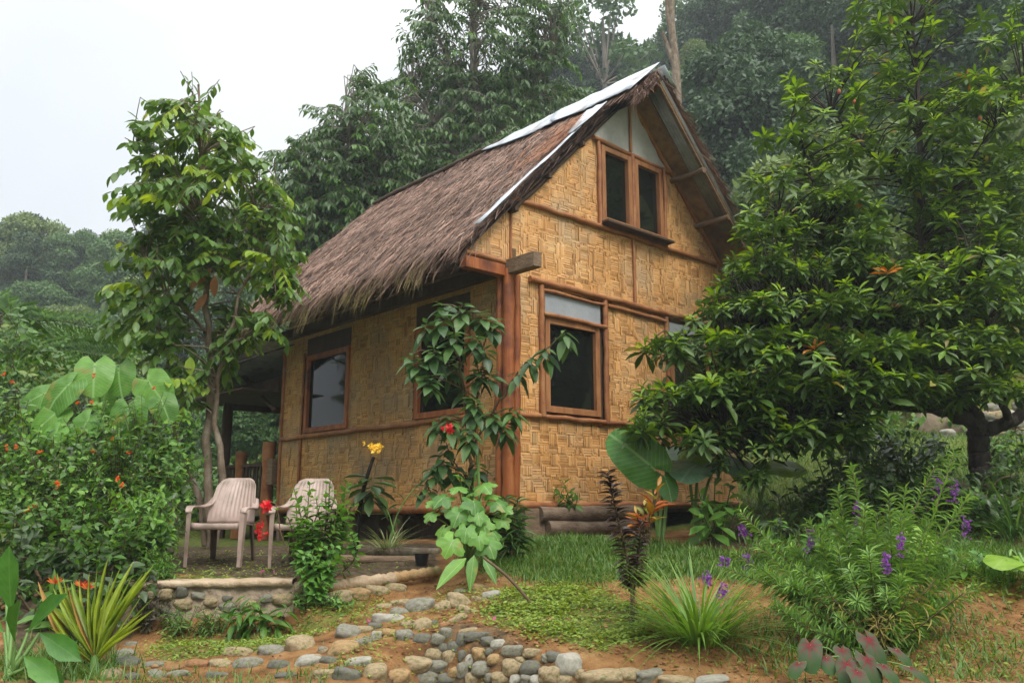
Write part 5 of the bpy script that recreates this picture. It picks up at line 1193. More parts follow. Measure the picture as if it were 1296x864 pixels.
taro('elephant ear with two sunlit yellow-green leaves left of the lawn',onground(965,9.3),[(955,592,.5,[-.6,-.5,-.1],[-.1,-.6,.8],9.0,0),(975,590,.56,[.6,-.45,.05],[.1,-.6,.8],9.0,0)],[M['l_taro_lime_lit']])
taro('light green taro with broad flat leaf at the right edge',onground(1290,6.6),[(1278,705,.42,[-.6,-.5,.05],[-.2,-.4,.9],6.5,0),(1296,712,.36,[.5,-.4,-.4],[.2,-.5,.8],6.4,0)],[M['l_taro_lime_lit']],stemr=.01)
taro('single holed lime leaf behind the purple-flowered plant',onground(1172,6.9),[(1163,678,.34,[.45,-.35,-.6],[.2,-.85,.5],6.6,0)],[M['l_taro_lime_lit']],stemr=.008)
# croton
ms=MB(); ml=MB(); b0=onground(818,8.0)
for px,py in [(815,640),(805,650),(828,625),(832,615),(812,660),(822,650)]: leafy(ms,ml,[b0,P(px,py,7.9)],.008,.005,6,.22,.07,T_la,.5,.7,-.1)
plant('croton','croton with orange and yellow leaves beside the elephant ear','plant',b0,ms,ml,None,M['stem_brown'],M['croton'])
# broad-leaved understorey
def broad(label,base,tips,L,W,mat,n=7,tpl=T_ob,name='broadleaf_plant',group=None,out=.75,droop=.3):
    ms=MB(); ml=MB()
    for px,py,Y_ in tips: leafy(ms,ml,[base+rng.normal(0,.05,3),P(px,py,Y_)],.012,.006,n,L,W,tpl,.35,out,droop)
    return plant(name,label,'plant',base,ms,ml,None,M['stem'],mat,group=group)
broad('dark broad-leaved plant under the fruit tree right of the croton',onground(905,8.4),[(885,625,8.3),(905,605,8.4),(925,615,8.3),(915,640,8.1),(890,650,8.1),(935,635,8.4)],.30,.11,M['l_bush'],7)
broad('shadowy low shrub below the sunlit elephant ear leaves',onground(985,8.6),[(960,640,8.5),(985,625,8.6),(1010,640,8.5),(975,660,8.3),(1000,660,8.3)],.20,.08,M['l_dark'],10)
def tuft(label,base,n,L,W,spread,mat,name='grass_tuft',cat='grass clump',tpl=T_strap,group=None,upb=1.0,smat=None):
    ml=MB(); a=rng.uniform(0,6.28,n); e=rng.uniform(.35,1.0,n); rr_=rng.uniform(0,spread,n)
    p=base+np.stack([np.cos(a)*rr_,np.sin(a)*rr_,0*a-.01],1); d=np.stack([np.cos(a)*(1-e*.75),np.sin(a)*(1-e*.75),e*upb],1); nn=np.stack([-np.cos(a),-np.sin(a),.6+0*a],1)
    Ls=L*rng.uniform(.55,1.15,n); place(ml,tpl,p,d,nn,Ls,np.full(n,W)*rng.uniform(.7,1.2,n)); return solo(name,ml,mat,label,cat,base,group)
T_arch=flat(strap,7,.55); T_arch2=flat(strap,6,.8)
tuft('big clump of arching grass blades right of the purple plant',hit(885,812),300,.66,.017,.20,M['grass_lt'],tpl=T_arch)
tuft('pale striped grassy plant between the low logs and the house',onground(492,8.35),90,.42,.014,.07,M['spider'],'spider_plant','plant',T_arch)
tuft('dark strappy clump under the fruit tree branches',onground(1125,9.6),46,.75,.055,.15,M['l_cord'],'strappy_plant','plant',T_arch)
tuft('strappy clump of dull green blades left of the dark trunk',onground(1165,9.3),40,.65,.05,.15,M['l_dark'],'strappy_plant','plant',T_arch)
tuft('long-bladed grassy clump at the right edge behind the lime taro',onground(1280,8.0),110,.75,.02,.2,M['l_cord'],'grass_tuft','grass clump',T_arch)
for px,Y_,lab in [(1075,8.9,'dark leafy shrub in the shade beyond the purple-flowered plant'),(1215,8.4,'dark leafy shrub in the shade before the tree trunk'),(1285,9.4,'dark leafy shrub in the shade right of the tree trunk'),(1035,9.6,'dark leafy shrub at the shaded foot of the lawn')]:
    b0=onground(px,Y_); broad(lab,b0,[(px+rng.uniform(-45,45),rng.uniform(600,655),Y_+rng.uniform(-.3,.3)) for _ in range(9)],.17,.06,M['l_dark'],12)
b0=onground(1055,9.2); broad('thin dark sapling with hanging leaves below the fruit tree',b0,[(1045,540,8.7),(1075,560,8.8),(1030,570,8.7)],.15,.05,M['l_dark'],14,T_la,'understorey_sapling')

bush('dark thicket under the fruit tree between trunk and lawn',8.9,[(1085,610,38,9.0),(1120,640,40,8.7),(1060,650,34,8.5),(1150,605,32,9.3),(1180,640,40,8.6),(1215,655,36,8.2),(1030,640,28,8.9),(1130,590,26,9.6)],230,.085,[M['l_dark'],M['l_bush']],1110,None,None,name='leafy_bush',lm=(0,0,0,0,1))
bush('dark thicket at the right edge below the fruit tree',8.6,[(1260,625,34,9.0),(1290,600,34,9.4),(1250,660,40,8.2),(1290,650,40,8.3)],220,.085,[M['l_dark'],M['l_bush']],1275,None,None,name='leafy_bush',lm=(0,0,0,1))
bush('rough green weeds behind the purple-flowered bush',7.2,[(1020,700,26,7.4),(1060,690,30,7.4),(1180,715,30,7.0),(1230,720,30,6.9),(1275,735,28,6.8),(985,700,24,7.5),(1210,740,24,6.6),(1130,705,26,7.2)],260,.07,[M['l_bush'],M['l_hib']],1150,None,None,name='leafy_bush',tpl=T_la,W=.02)
bush('shaded bush on the lawn slope under the hanging branches',11.0,[(1110,575,30,10.8),(1150,570,32,11),(1075,585,26,10.6),(1185,585,28,10.6)],220,.09,[M['l_dark'],M['l_bush']],1130,None,None,name='leafy_bush',lm=(0,0,1))
bush('green bush on the slope right of the dark trunk',11.5,[(1290,570,30,11.3),(1265,585,24,11.0)],220,.09,[M['l_bush'],M['l_dark']],1280,None,None,name='leafy_bush',lm=(0,0,1))
# --- purple-flowered bush
ms=MB(); ml=MB(); mf=[]; b0=hit(1110,822)
spk=[(1085,650,5.7,1),(1140,690,5.5,1),(1222,665,6.0,1),(1187,620,6.1,1),(1207,622,6.2,1),(1025,685,5.8,1),(940,672,6.1,1),(917,712,5.9,1),(946,710,5.95,1),(1121,713,5.4,1),(895,733,5.85,1),(914,748,5.8,1)]
tips=[(1078,590,5.8),(1125,625,5.7),(1140,650,5.6),(1208,572,6.2),(1182,592,6.1),(1228,625,6.0),(1022,660,5.8),(1042,665,5.8),(935,645,6.1),(1095,640,5.6),(1060,690,5.6),(1160,700,5.6),(1010,720,5.7),(985,740,5.7),(1180,740,5.7),(1100,700,5.4),(1075,720,5.35),(1140,730,5.4),(1040,730,5.45),(1200,760,5.7),(1165,770,5.5),(1020,770,5.5),(1120,750,5.3),(1085,760,5.3),(1060,780,5.3),(960,690,5.95),(930,700,5.95),(910,715,5.9),(1150,665,5.9),(1105,670,5.9),(1055,650,6.0),(1190,700,5.9),(1000,690,5.9),(1130,790,5.3),(1040,800,5.35),(980,765,5.5),(1210,720,5.8),(1000,740,5.6),(1225,700,5.9),(1175,660,5.9),(1040,690,5.7),(1090,680,5.6),(965,720,5.8),(1145,620,5.95),(1060,620,5.9),(1235,745,5.7),(1110,650,5.7)]
for px,py,Y_ in tips:
    q=P(px,py,Y_); n=int(rng.integers(130,170)); bb=b0+rng.normal(0,.08,3)*[1,1,0]
    leafy(ms,ml,[bb,bb*.5+q*.5+np.array([0,0,-.02])+rng.normal(0,.04,3),q],.006,.003,n,.10,.017,T_la,.22,.85,-.08,up=.5,taper=.25,lmat=0)
for _ in range(26):
    q=b0+np.array([rng.normal(0,.25),rng.normal(-.05,.15),rng.uniform(.15,.45)]); leafy(ms,ml,[b0+rng.normal(0,.06,3)*[1,1,0],q],.006,.003,22,.10,.011,T_la,.3,.9,.35,lmat=1)
for px,py,Y_,k in spk:
    mf.append(MB())
    for i in range(26): 
        floret(mf[-1],P(px+rng.normal(0,2.8),py+rng.uniform(-14,14)*(.5 if px<1000 else 1),Y_)+rng.normal(0,.008,3),.020,4)
plant('purple_flower_bush','airy bush of narrow leaves with purple flower spikes','bush',b0,ms,ml,mf,M['stem_brown'],[M['l_angel'],M['l_angel_dry']],M['fl_purple'])
# --- caladium
ms=MB(); ml=MB(); b0=hit(1085,852)-UP*.03
for px,py,L,d,n_,Y_ in [(1025,822,.30,[-.35,-.3,-.55],[-.2,-.6,.8],4.9),(1066,828,.22,[-.1,-.4,-.5],[0,-.6,.8],5.0),(1100,815,.30,[.3,-.25,-.8],[.15,-.85,.5],4.95),(1072,846,.27,[-.3,-.3,-.6],[-.2,-.6,.7],4.75),(1098,840,.28,[.15,-.3,-.75],[.25,-.75,.55],4.75),(1135,828,.20,[.5,-.3,-.5],[.2,-.6,.7],5.0),(1152,850,.22,[.6,-.4,-.3],[.2,-.5,.8],4.8),(1045,838,.2,[-.1,-.4,-.4],[-.1,-.5,.85],4.85),(1118,848,.22,[.3,-.4,-.4],[.2,-.5,.8],4.75),(1010,845,.2,[-.6,-.3,-.3],[-.3,-.5,.8],4.8),(1085,856,.24,[0,-.4,-.5],[.1,-.6,.75],4.65)]:
    q=P(px,py-6,Y_); place(ml,T_heart,q,np.array(d)+[0,-.5,0],np.array(n_)+[0,.25,.35],L*.56,L*.50); tube(ms,curve([b0+rng.normal(0,.03,3),(b0+q)/2+UP*.06,q],6),[.006,.004],5,0,False)
plant('caladium','low plant with red-veined heart-shaped leaves at the bottom edge','plant',b0,ms,ml,None,M['petiole'],M['caladium'],ln='leaf_blades')

# --- young palm, canna and heliconia at lower left
ms=MB(); ml=MB(); b0=hit(118,850)
def frond(tipx,tipy,Y_,W,mat=0,bow=.06):
    q=P(tipx,tipy,Y_); d=q-b0-UP*.06; L=np.linalg.norm(d); place(ml,T_frond,b0+UP*.06+rng.normal(0,.008,3),d,np.array([0,-.8,.5])+rng.normal(0,.3,3),L,W*.5,mat)
T_frond=strip(lambda y:.5*min(1,y*2.2+.06)*(1-y**2.2)**.9,10,.22,.10)
for a in [(160,706,5.6,.085),(185,712,5.6,.07),(128,705,5.5,.025),(118,712,5.6,.022),(135,704,5.7,.022),(108,722,5.5,.03),(85,735,5.5,.13),(62,745,5.4,.10),(46,744,5.4,.08),(75,755,5.3,.05),(195,750,5.6,.035),(190,765,5.5,.03),(180,735,5.6,.03),(65,790,5.3,.03),(175,790,5.4,.02),(95,728,5.6,.06),(170,722,5.5,.03),(55,770,5.35,.03),(185,725,5.7,.022),(178,775,5.45,.022),(150,715,5.6,.03)]: frond(*a)
for _ in range(16): frond(rng.uniform(55,190),rng.uniform(715,790),5.5+rng.normal(0,.12),.035)
frond(40,742,5.4,.05,1); frond(78,738,5.45,.05,1)
tube(ms,[b0-UP*.02,b0+UP*.1],[.03,.022],8)
plant('young_palm','yellowish young palm with stiff folded fronds at lower left','palm',b0,ms,ml,None,M['petiole'],[M['palm'],M['palm_tip']],ln='frond')
ms=MB(); ml=MB(); b0=hit(12,858)
for px,py,dx,dz,L,W,Y_ in [(15,775,-.05,.9,.40,.16,5.2),(35,800,.5,.5,.36,.13,5.15),(50,800,.7,-.3,.34,.14,5.1),(5,800,-.5,.6,.38,.15,5.15),(30,830,.5,-.2,.32,.13,5.0),(8,760,-.3,.8,.36,.15,5.4),(45,835,.6,-.4,.28,.11,5.0),(20,815,.1,.3,.34,.13,5.0)]:
    q=P(px,py,Y_); place(ml,T_ob,q,[dx,-.25,dz],[-.2*dx,-.8,.5],L,W); tube(ms,curve([b0+rng.normal(0,.02,3),(b0+q)/2,q],5),[.014,.008],6,0,False)
plant('canna','broad glossy leaves of a canna at the lower left corner','plant',b0,ms,ml,None,M['petiole'],M['canna'],ln='leaf_blades')
ms=MB(); ml=MB(); mf=[]; b0=onground(80,6.4)
for px,py,Y_ in [(70,738,6.1),(104,742,6.1),(112,745,6.1)]:
    q=P(px,py,Y_); leafy(ms,ml,[b0+rng.normal(0,.05,3),q],.008,.005,5,.22,.06,T_la,.2,.6,.1); mf.append(MB()); place(mf[-1],T_la,np.repeat(q[None],7,0),np.stack([np.linspace(-1,1,7),-.3+0*np.arange(7),.45+.1*rng.normal(size=7)],1),[0,-1,.3],.065,.016)
plant('heliconia','plant with orange beak-like flowers behind the young palm','plant',b0,ms,ml,mf,M['petiole'],M['l_bush'],M['fl_orange'])
bush('dark low tangle of leaves under the orange-flowered bush',6.9,[(20,730,45,6.9),(70,725,40,6.9),(110,730,38,6.8),(150,730,32,6.9),(40,775,40,6.5),(90,790,30,6.5),(150,770,30,6.6),(15,700,40,7.2),(175,745,18,6.8)],200,.085,[M['l_dark'],M['l_bush']],60,None,None,name='leafy_bush')
def weedy(label,spots,L,W,mat,n,h,name='weed',tpl=T_la,cat='weed',group=None,Y=None,droop=.2):
    ms=MB(); ml=MB(); b0=hit(*spots[0])
    for s in spots:
        b=hit(*s); 
        for _ in range(n): leafy(ms,ml,[b+rng.normal(0,.03,3)*[1,1,0],b+np.array([rng.normal(0,.09),rng.normal(-.04,.05),rng.uniform(.4,1)*h])],.003,.002,9,L,W,tpl,.15,.9,droop)
    return plant(name,label,cat,b0,ms,ml,None,M['stem'],mat,group=group)
weedy('green weeds growing along the foot of the mortared wall',[(215,797),(235,800),(255,802),(275,800),(225,805),(265,806)],.075,.014,M['grass'],7,.22)
weedy('dry dark weeds at the left end of the mortared wall',[(185,792),(192,780),(178,798),(200,775),(190,800)],.05,.022,M['dead_weed'],7,.32,tpl=T_ov)
weedy('wilting broad-leaved weeds against the right end of the mortared wall',[(310,803),(330,800),(345,798)],.2,.055,M['l_bush'],3,.25,tpl=T_la,droop=.5)
weedy('low leafy creeper under the hibiscus shrub',[(400,760),(415,765),(385,768),(430,768),(375,760)],.04,.022,M['l_hib'],9,.12,tpl=T_ov)
weedy('leafy weeds between the flowering bush and the wall',[(205,738),(195,735),(215,735),(185,740)],.10,.012,M['l_hib'],6,.28,tpl=T_la)
mf=MB(); floret(mf,np.array([P(627,783,5.85),P(467,785,6.2)]),.022,6)
solo('pink_flower',mf,M['fl_pink'],'tiny pink blossoms in the creeper near the stone steps','flower',hit(627,785))
# ------------------------------------------------------------------ grass and creepers (nobody could count them)
def turf(polys,n,L,W,tpl=T_blade,mb=None,lean=.5,mat=0,clump=0):
    mb=mb or MB(); G_=[gpoly(p) for p in polys]
    ar=np.array([.5*abs(np.sum(g[:,0]*np.roll(g[:,1],1)-g[:,1]*np.roll(g[:,0],1))) for g in G_])
    for g,a in zip(G_,ar):
        m_=int(n*a); q=sample_poly(g,m_); q=q+rng.normal(0,.11,q.shape)
        if clump: q=q[fbm(q[:,0],q[:,1],clump)>rng.uniform(-.7,.25,len(q))]
        m_=len(q); z=height(q[:,0],q[:,1]); th=rng.uniform(0,6.28,m_); d=np.stack([np.cos(th)*lean*rng.random(m_),np.sin(th)*lean*rng.random(m_),1+0*th],1)
        place(mb,tpl,np.c_[q,z-.005],d,np.stack([-np.cos(th),-np.sin(th),.4+0*th],1),L*rng.uniform(.45,1.2,m_)*(1+.5*fbm(q[:,0],q[:,1],2.6)),W*rng.uniform(.7,1.3,m_),mat)
    return mb
g1=turf([FRONT],3600,.095,.010,lean=1.1); turf([RIGHT],2600,.12,.011,mb=g1,lean=1.1); turf([LAWN],500,.10,.014,mb=g1,lean=1.0); turf([LOWL],1500,.13,.009,mb=g1,lean=.9)
turf([[(860,840),(900,800),(1000,790),(1010,864),(880,864)],[(1180,864),(1200,830),(1296,830),(1296,864)]],900,.10,.008,mb=g1,lean=1,clump=2)
turf([[(1000,760),(1240,770),(1296,800),(1296,864),(960,864),(930,820)]],700,.13,.010,mb=g1,lean=1.1,clump=1.5); turf([[(620,745),(1000,742),(980,800),(860,830),(700,800)]],350,.06,.007,mb=g1,lean=1.1,clump=2)
turf([[(150,864),(250,852),(360,858),(360,864)],[(360,864),(365,846),(420,850),(420,864)]],1500,.10,.008,mb=g1,lean=1)
turf([[(960,800),(1010,740),(1200,745),(1296,750),(1296,800),(1200,800)]],520,.09,.008,mb=g1,lean=1.2,clump=2)
turf([[(200,806),(200,838),(340,826),(440,790),(480,755),(430,750),(340,800)]],500,.06,.006,mb=g1,lean=1.1,clump=3)
turf([[(1000,690),(1296,690),(1296,640),(1100,660)],[(900,650),(1000,640),(1100,690),(940,700)]],420,.22,.016,mb=g1,lean=.9,clump=1.2)
for pl,nn in (([(-250,885),(1500,885),(1500,1080),(-250,1080)],420),([(-420,720),(-5,720),(-5,890),(-420,890)],300),([(1300,640),(1700,640),(1700,880),(1300,880)],320)): turf([pl],nn,.13,.011,mb=g1,lean=1.0,clump=1.4)
massed('grass',g1,M['grass'],'stuff','green grass on the strips and slope round the house','grass')
g2=MB()
def creeper(polys,n,L,clump=2.2,thr=.0):
    for g in [gpoly(p) for p in polys]:
        a=.5*abs(np.sum(g[:,0]*np.roll(g[:,1],1)-g[:,1]*np.roll(g[:,0],1))); q=sample_poly(g,int(n*a)); q=q+rng.normal(0,.07,q.shape); q=q[fbm(q[:,0],q[:,1],clump)>rng.uniform(-.6,.35,len(q))]
        m_=len(q); z=height(q[:,0],q[:,1])+rng.uniform(.0,.035,m_)+.02*np.maximum(0,fbm(q[:,0],q[:,1],5)); th=rng.uniform(0,6.28,m_)
        place(g2,T_ov2,np.c_[q,z],np.stack([np.cos(th),np.sin(th),rng.uniform(-.1,.8,m_)],1),np.stack([rng.normal(0,.4,m_),rng.normal(0,.4,m_),1+0*th],1),L*rng.uniform(.6,1.3,m_),L*.6)
creeper([BED_R],5200,.034); creeper([EDGE_T],4500,.03); creeper([BED_L],2600,.03); creeper([[(420,745),(500,745),(470,790),(400,800),(380,770)]],2000,.032)
creeper([[(820,840),(990,800),(1000,850),(850,850)],[(620,745),(760,740),(1000,760),(990,800),(850,790)]],500,.03,3)
creeper([[(1000,770),(1296,790),(1296,864),(1000,864)]],700,.035,2); creeper([[(380,864),(480,790),(600,740),(640,745),(560,800),(640,864)]],1100,.03,2.5)
creeper([[(1000,735),(1296,738),(1296,760),(1000,760)]],1500,.05,2)
creeper([[(230,722),(230,700),(560,700),(560,720),(470,730),(370,730)]],300,.03,3)
massed('creeper',g2,M['cover'],'stuff','yellow-green creeper spreading over the beds','ground cover')
lt_=MB(); q=sample_poly(gpoly([(380,864),(640,740),(1296,740),(1296,864)]),900); th=rng.uniform(0,6.28,900); place(lt_,T_ell2,np.c_[q,height(q[:,0],q[:,1])+.008],np.stack([np.cos(th),np.sin(th),.1+0*th],1),np.stack([rng.normal(0,.3,900),rng.normal(0,.3,900),1+0*th],1),rng.uniform(.015,.06,900),.02)
clod=MB(); icov,icof=None,None
import bmesh as _bm
b_=_bm.new(); _bm.ops.create_icosphere(b_,subdivisions=1,radius=.5); icov=np.array([v.co[:] for v in b_.verts]); icof=np.array([[v.index for v in f.verts] for f in b_.faces]); b_.free()
q=np.concatenate([sample_poly(gpoly([(380,864),(560,735),(1000,735),(1296,755),(1296,864)]),2600),sample_poly(gpoly([(140,864),(200,800),(560,740),(560,864)]),900)])
q=q[rng.random(len(q))<.6+.8*fbm(q[:,0],q[:,1],2.5)]; z=height(q[:,0],q[:,1]); s=rng.uniform(.006,.02,len(q))*np.where(rng.random(len(q))<.06,2.2,1)
for p,zz,ss in zip(q,z,s): clod.add(np.array([*p,zz+ss*.15])+icov*ss*rng.uniform(.6,1.3,3)*[1.3,1.2,.8]+rng.normal(0,ss*.08,icov.shape),icof)
M['clod']=noise_mat('soil_clod',[(.10,.05,.022),(.22,.12,.055),(.30,.19,.10)],5,.95,.3,island=[(.6,.6,.6),(1,1,1),(1.2,1.1,1)])
massed('soil_clods',clod,M['clod'],'stuff','crumbs of orange earth lying on the beds','soil')
massed('fallen_leaves',lt_,M['l_brown'],'stuff','dry brown leaf litter on the bare soil','leaf litter')
# ------------------------------------------------------------------ FOREST
def crown_mb(seed,Rr,Hh,nb,L,dens=1.0,open_=False,W=.5):
    global rng
    keep=rng; rng=np.random.default_rng(900+seed); ml=MB(); tr=MB()
    tube(tr,[[0,0,-1.5],[.1,0,Hh*.3],[.05,.05,Hh*.75]],[.22,.15,.05],7)
    for i in range(nb):
        f=(i+.5)/nb; z=Hh*(.32+.62*f); w=Rr*math.sqrt(max(.08,1-((f-.35)/.72)**2)); a=i*2.4+rng.normal(0,.4); rr_=w*rng.uniform(.35,.85); c0=np.array([math.cos(a)*rr_,math.sin(a)*rr_,z+rng.normal(0,.3)])
        r=Rr*rng.uniform(.26,.42)*(.75 if open_ else 1); n=int(dens*r*r*4*math.pi/(L*L*W*.55)*.62)
        u=rdir(n); u[:,2]=np.abs(u[:,2])*np.where(rng.random(n)<.78,1,-1); rad=rng.uniform(.7,1.05,n)*(1+.2*fbm(u[:,0]*2+i,u[:,2]*2+u[:,1]*2,1.6))
        p=c0+u*(rad*r)[:,None]*[1,1,.72]; d=nrm(u*.5+rdir(n)*.8-UP*.25); nn=nrm(u*.7+UP*.6+rng.normal(0,.35,(n,3))); Ls=L*rng.uniform(.6,1.3,n)
        place(ml,T_card,p,d,nn,Ls,Ls*1.0)
        if open_: tube(tr,[[0,0,Hh*.3],list(c0*.6+np.array([0,0,Hh*.1])),list(c0)],[.07,.04,.02],4,0,False)
    rng=keep; return ml,tr
V_=[]
for k,(Rr,Hh,nb,L,mt) in enumerate([(2.6,6.5,22,.20,'l_forest'),(3.2,7.5,28,.22,'l_forest'),(2.2,7.5,20,.19,'l_forest3'),(2.9,6.0,24,.21,'l_forest2'),(2.4,5.2,18,.20,'l_forest2'),(3.4,8.5,30,.23,'l_forest3'),(2.0,5.0,16,.18,'l_forest')]):
    ml,tr=crown_mb(k,Rr,Hh,nb,L); V_.append((ml.mesh('crown',[M[mt]]),tr.mesh('trunk',[M['bark_grey']]),mt))
TW={'l_forest':'mid-green','l_forest2':'olive-green','l_forest3':'dark green'}
def forest_tree(loc,k,s,label,group,name='forest_tree'):
    cm,tm,mt=V_[k]; t=thing(name,label.format(TW[mt]),'tree',loc,group); t.scale=(s,s,s*rng.uniform(.9,1.15)); t.rotation_euler=(0,0,rng.uniform(0,6.28))
    for nm,me in (('crown',cm),('trunk',tm)):
        o=bpy.data.objects.new(nm,me); col.objects.link(o); o.parent=t
    return t
def proj(p):
    d=np.asarray(p)-np.array([0,0,EYE]); f=d[1]*cp+d[2]*sp; u=-d[1]*sp+d[2]*cp
    return 648+F*d[0]/f,432-F*u/f
pts=[]
def scatter(n,xr,yr,cond,dmin):
    out=[]
    for _ in range(n*60):
        if len(out)>=n: break
        x,y=rng.uniform(*xr),rng.uniform(*yr)
        if not cond(x,y): continue
        if any((x-a)**2+(y-b)**2<dmin**2 for a,b in out+pts): continue
        out.append((x,y))
    pts.extend(out); return out
band=lambda px,py: ('high on the slope' if py<60 else ('half way up the slope' if py<190 else 'low on the slope'))
for x,y in scatter(150,(-8,48),(19,64),lambda x,y: .8*y+.75*x>21.5 and abs(x/y)<.78 and -.16<x/y and .8*y+.75*x<62 and not(x/y<.06 and y<26),2.9):
    z=float(height(np.array([x]),np.array([y]))[0]); px,py=proj((x,y,z+5))
    side='left of the roof peak' if px<835 else ('just right of the roof peak' if px<960 else ('behind the fruit tree' if px<1180 else 'at the far right'))
    forest_tree((x,y,z-.4),int(rng.integers(7)),rng.uniform(.75,1.15),'{} rounded forest tree '+band(px,py)+' '+side,f'rainforest trees {band(px,py)} {side}')
for x,y in scatter(110,(-60,-10),(40,74),lambda x,y: -.75<x/y<-.2,3.2):
    z=float(height(np.array([x]),np.array([y]))[0]); px,py=proj((x,y,z+6))
    w_='on the skyline' if py<345 else 'on the flank'
    forest_tree((x,y,z-.5),int(rng.integers(7)),rng.uniform(.7,1.1),'hazy {} tree '+w_+' of the far left hill',f'distant trees {w_} of the left hill')
for x,y in scatter(46,(-30,3),(24,52),lambda x,y: -.72<x/y<.1,3.6):
    z=float(height(np.array([x]),np.array([y]))[0]); px,py=proj((x,y,z+4))
    w_='left of the slender tree' if px<150 else ('seen through the veranda' if px<370 else 'behind the thatched roof')
    forest_tree((x,y,z-.4),int(rng.integers(7)),rng.uniform(.6,.95),'{} middle-distance tree '+w_,f'middle-distance trees {w_}')
# the wooded crest of the left hill
for px,ty,k in [(-14,318,1),(6,305,5),(24,322,3),(44,328,0),(72,330,6),(92,312,1),(108,300,5),(124,298,2),(142,312,0),(162,322,4),(185,330,1),(210,335,3)]:
    Y_=60+rng.uniform(-2,2); q=P(px,ty,Y_); g_=float(height(np.array([q[0]]),np.array([Y_]))[0]); Hk=[6.5,7.5,7.5,6,5.2,8.5,5][k]*.98
    s=max(.55,min(1.7,(q[2]-g_+.6)/Hk)); forest_tree((q[0],Y_,g_-.6),k,s,'hazy {} tree on the crest of the far left hill','distant trees on the crest of the left hill')
# trees that stand out
ml,tr=crown_mb(40,2.6,7.5,15,.30,.8,True); 
for (px,py,Y_,s,lab) in [(765,70,52,1.5,'airy umbrella-crowned tree alone on the skyline left of the roof peak'),(58,330,62,.75,'thin tree with a flat open crown on the left skyline')]:
    q=P(px,py+95 if px>100 else py+45,Y_); t=thing('skyline_tree',lab,'tree',q); t.scale=(s,s,s)
    for nm,mb_,mt in (('crown',ml,'l_forest'),('trunk',tr,'bark_grey')):
        o=bpy.data.objects.new(nm,mb_.mesh(nm,[M[mt]])); col.objects.link(o); o.parent=t
mb=MB(); ml=MB(); b0=P(858,110,27); 
for a,r in (([(858,150,27),(855,80,27),(850,30,27),(851,-40,27)],.17),([(856,90,27),(845,60,27),(838,40,26.8)],.10),([(853,60,27),(845,20,27),(843,-20,27)],.09)):
    q=curve([P(*p) for p in a],12); tube(mb,q,[r,r*.6],8)
bl=[(P(845,-75,27),1.5,.9),(P(815,-50,27),.9,.6),(P(880,-60,27.3),1.0,.7)]; cloud(ml,bl,160,.22,.14,T_card)
t=thing('pale_trunk_tree','tall tree with bare pale forked trunks above the roof peak','tree',P(858,150,27)); part('trunk',mb,M['bark_pale'],t); part('crown',ml,M['l_forest'],t)
# undergrowth that closes the ground between the trees
ug=MB(); nU=1500
x=rng.uniform(-80,50,nU*6); y=rng.uniform(15,105,nU*6); ok=(np.abs(x/y)<.75)&(rng.random(nU*6)<np.clip(26/np.hypot(x,y),.08,1)); x,y=x[ok][:nU],y[ok][:nU]; z=height(x,y)
inh=np.array([(-1.2<(np.array([a,b,0])-HC)@Ug<5.2) and (-1<(np.array([a,b,0])-HC)@Ul<8.5) for a,b in zip(x,y)])
for a,b,c0 in zip(x[~inh],y[~inh],z[~inh]):
    r=rng.uniform(.7,1.5)*(1 if b<40 else 1.6); n=int(230 if b<35 else 110); u=rdir(n); u[:,2]=np.abs(u[:,2]); p=np.array([a,b,c0])+u*r*rng.uniform(.6,1.1,(n,1))*[1,1,.9]
    place(ug,T_card,p,nrm(u*.5+rdir(n)-UP*.2),nrm(u*.6+UP*.7+rng.normal(0,.3,(n,3))),(.20 if b<35 else .36)*rng.uniform(.6,1.3,n),(.18 if b<35 else .34),int(rng.integers(3)))
massed('undergrowth',ug,[M['l_forest'],M['l_forest2'],M['l_bush']],'stuff','tangled undergrowth covering the hillsides between the trees','undergrowth')
# unseen forest added to shade the garden and darken the panes
bf=MB()
for a in list(np.linspace(-185,-72,9))+[-69,-65,-61,-57,-53,-49]:
    r_=rng.uniform(15,19) if a<-70 else rng.uniform(19,22); c0=np.array([math.sin(R(a))*r_,math.cos(R(a))*r_,0]); hh=rng.uniform(5,7)+(6 if a>-70 else 0)
    for _ in range(22 if a<-70 else 40):
        q=c0+np.array([rng.normal(0,1.3),rng.normal(0,1.3),rng.uniform(.3,hh)]); n=170; u=rdir(n); place(bf,T_card,q+u*rng.uniform(.8,1.3,(n,1)),nrm(u*.5+rdir(n)-UP*.2),nrm(u+UP*.6),.42,.4,int(rng.integers(2)))
massed('forest',bf,[M['l_forest'],M['l_forest2']],'stuff','unseen woods added beside the garden, mirrored in the panes','woods')
# ------------------------------------------------------------------ camera, light, sky
cam=bpy.data.cameras.new('camera'); co=bpy.data.objects.new('camera',cam); col.objects.link(co)
cam.sensor_width=36; cam.lens=F*36/1296; cam.clip_end=2000; cam.clip_start=.05
co.location=(0,0,EYE); co.rotation_euler=(R(90)+PITCH,0,0); sc.camera=co
SUN_EL,SUN_AZ=R(52),R(150)     # behind the camera, to the right (azimuth from +Y towards +X)
sd=np.array([math.sin(SUN_AZ)*math.cos(SUN_EL),math.cos(SUN_AZ)*math.cos(SUN_EL),math.sin(SUN_EL)])
sun=bpy.data.lights.new('sun','SUN'); so=bpy.data.objects.new('sun',sun); col.objects.link(so)
sun.energy=1.5; sun.angle=R(22); sun.color=(1,.95,.86)
so.rotation_euler=Vector(sd).to_track_quat('Z','Y').to_euler()
w=bpy.data.worlds.new('World'); sc.world=w; w.use_nodes=True; nt=w.node_tree; N=nt.nodes.new; Lk=nt.links.new
bg=nt.nodes['Background']; bg.inputs[1].default_value=.1
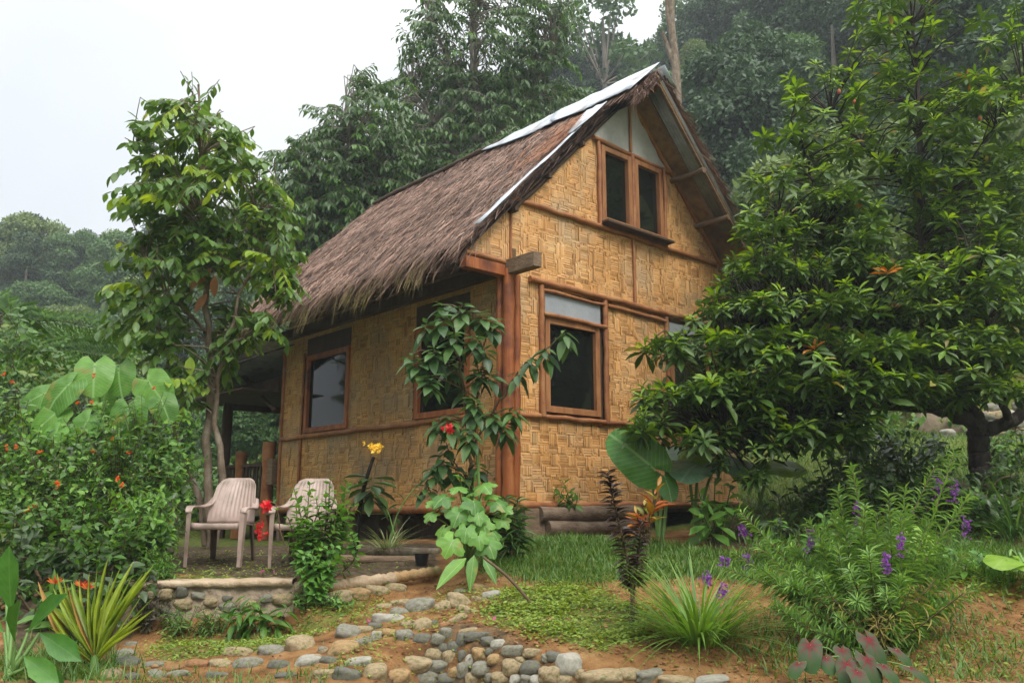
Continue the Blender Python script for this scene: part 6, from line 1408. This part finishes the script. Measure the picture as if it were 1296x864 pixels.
sky=N('ShaderNodeTexSky'); sky.sky_type='NISHITA'; sky.sun_disc=False; sky.sun_elevation=SUN_EL; sky.sun_rotation=SUN_AZ; sky.dust_density=3
tc=N('ShaderNodeTexCoord'); sep=N('ShaderNodeSeparateXYZ'); Lk(tc.outputs['Generated'],sep.inputs[0])
nz=N('ShaderNodeTexNoise'); nz.inputs['Scale'].default_value=2.2; nz.inputs['Detail'].default_value=5; Lk(tc.outputs['Generated'],nz.inputs['Vector'])
# overcast: the cloud deck is brighter overhead than at the horizon
cl=ramp(nt,[(4.9,5.15,5.45),(5.0,5.25,5.5),(6.0,6.15,6.3),(26,26,25.4)],[0,.15,.5,1]); Lk(sep.outputs[2],cl.inputs[0])
nr=ramp(nt,[(.92,.94,.96),(1.06,1.05,1.04)],[.35,.65]); Lk(nz.outputs[0],nr.inputs[0])
mu=N('ShaderNodeMix'); mu.data_type='RGBA'; mu.blend_type='MULTIPLY'; mu.inputs[0].default_value=1; Lk(cl.outputs[0],mu.inputs[6]); Lk(nr.outputs[0],mu.inputs[7])
mx=N('ShaderNodeMix'); mx.data_type='RGBA'; mx.inputs[0].default_value=.93; Lk(sky.outputs[0],mx.inputs[6]); Lk(mu.outputs[2],mx.inputs[7]); Lk(mx.outputs[2],bg.inputs[0])
HAZE=True
if HAZE:
    mb=MB(); obox(mb,(-160,-60,-3),(320,0,0),(0,190,0),(0,0,70))
    m,nt,b,out=new_mat('haze_air'); nt.nodes.remove(b); pv=nt.nodes.new('ShaderNodeVolumePrincipled'); pv.inputs['Color'].default_value=(.86,.93,1,1); pv.inputs['Density'].default_value=.0015; pv.inputs['Anisotropy'].default_value=.2
    nt.links.new(pv.outputs[0],out.inputs['Volume'])
    o=massed('haze',mb,m,'stuff','thin pale mist hanging in the valley air','haze',False)
c_=sc.cycles
c_.use_denoising=True
try: c_.denoiser='OPENIMAGEDENOISE'; c_.denoising_input_passes='RGB_ALBEDO_NORMAL'; c_.denoising_prefilter='ACCURATE'
except Exception: pass
c_.max_bounces=7; c_.diffuse_bounces=4; c_.glossy_bounces=3; c_.transmission_bounces=4; c_.transparent_max_bounces=6; c_.volume_bounces=0
c_.sample_clamp_indirect=6; c_.use_adaptive_sampling=True; c_.adaptive_threshold=.012
sc.view_settings.view_transform='Standard'; sc.view_settings.look='None'; sc.view_settings.exposure=0.8; sc.view_settings.gamma=1; sc.view_settings.use_curve_mapping=False
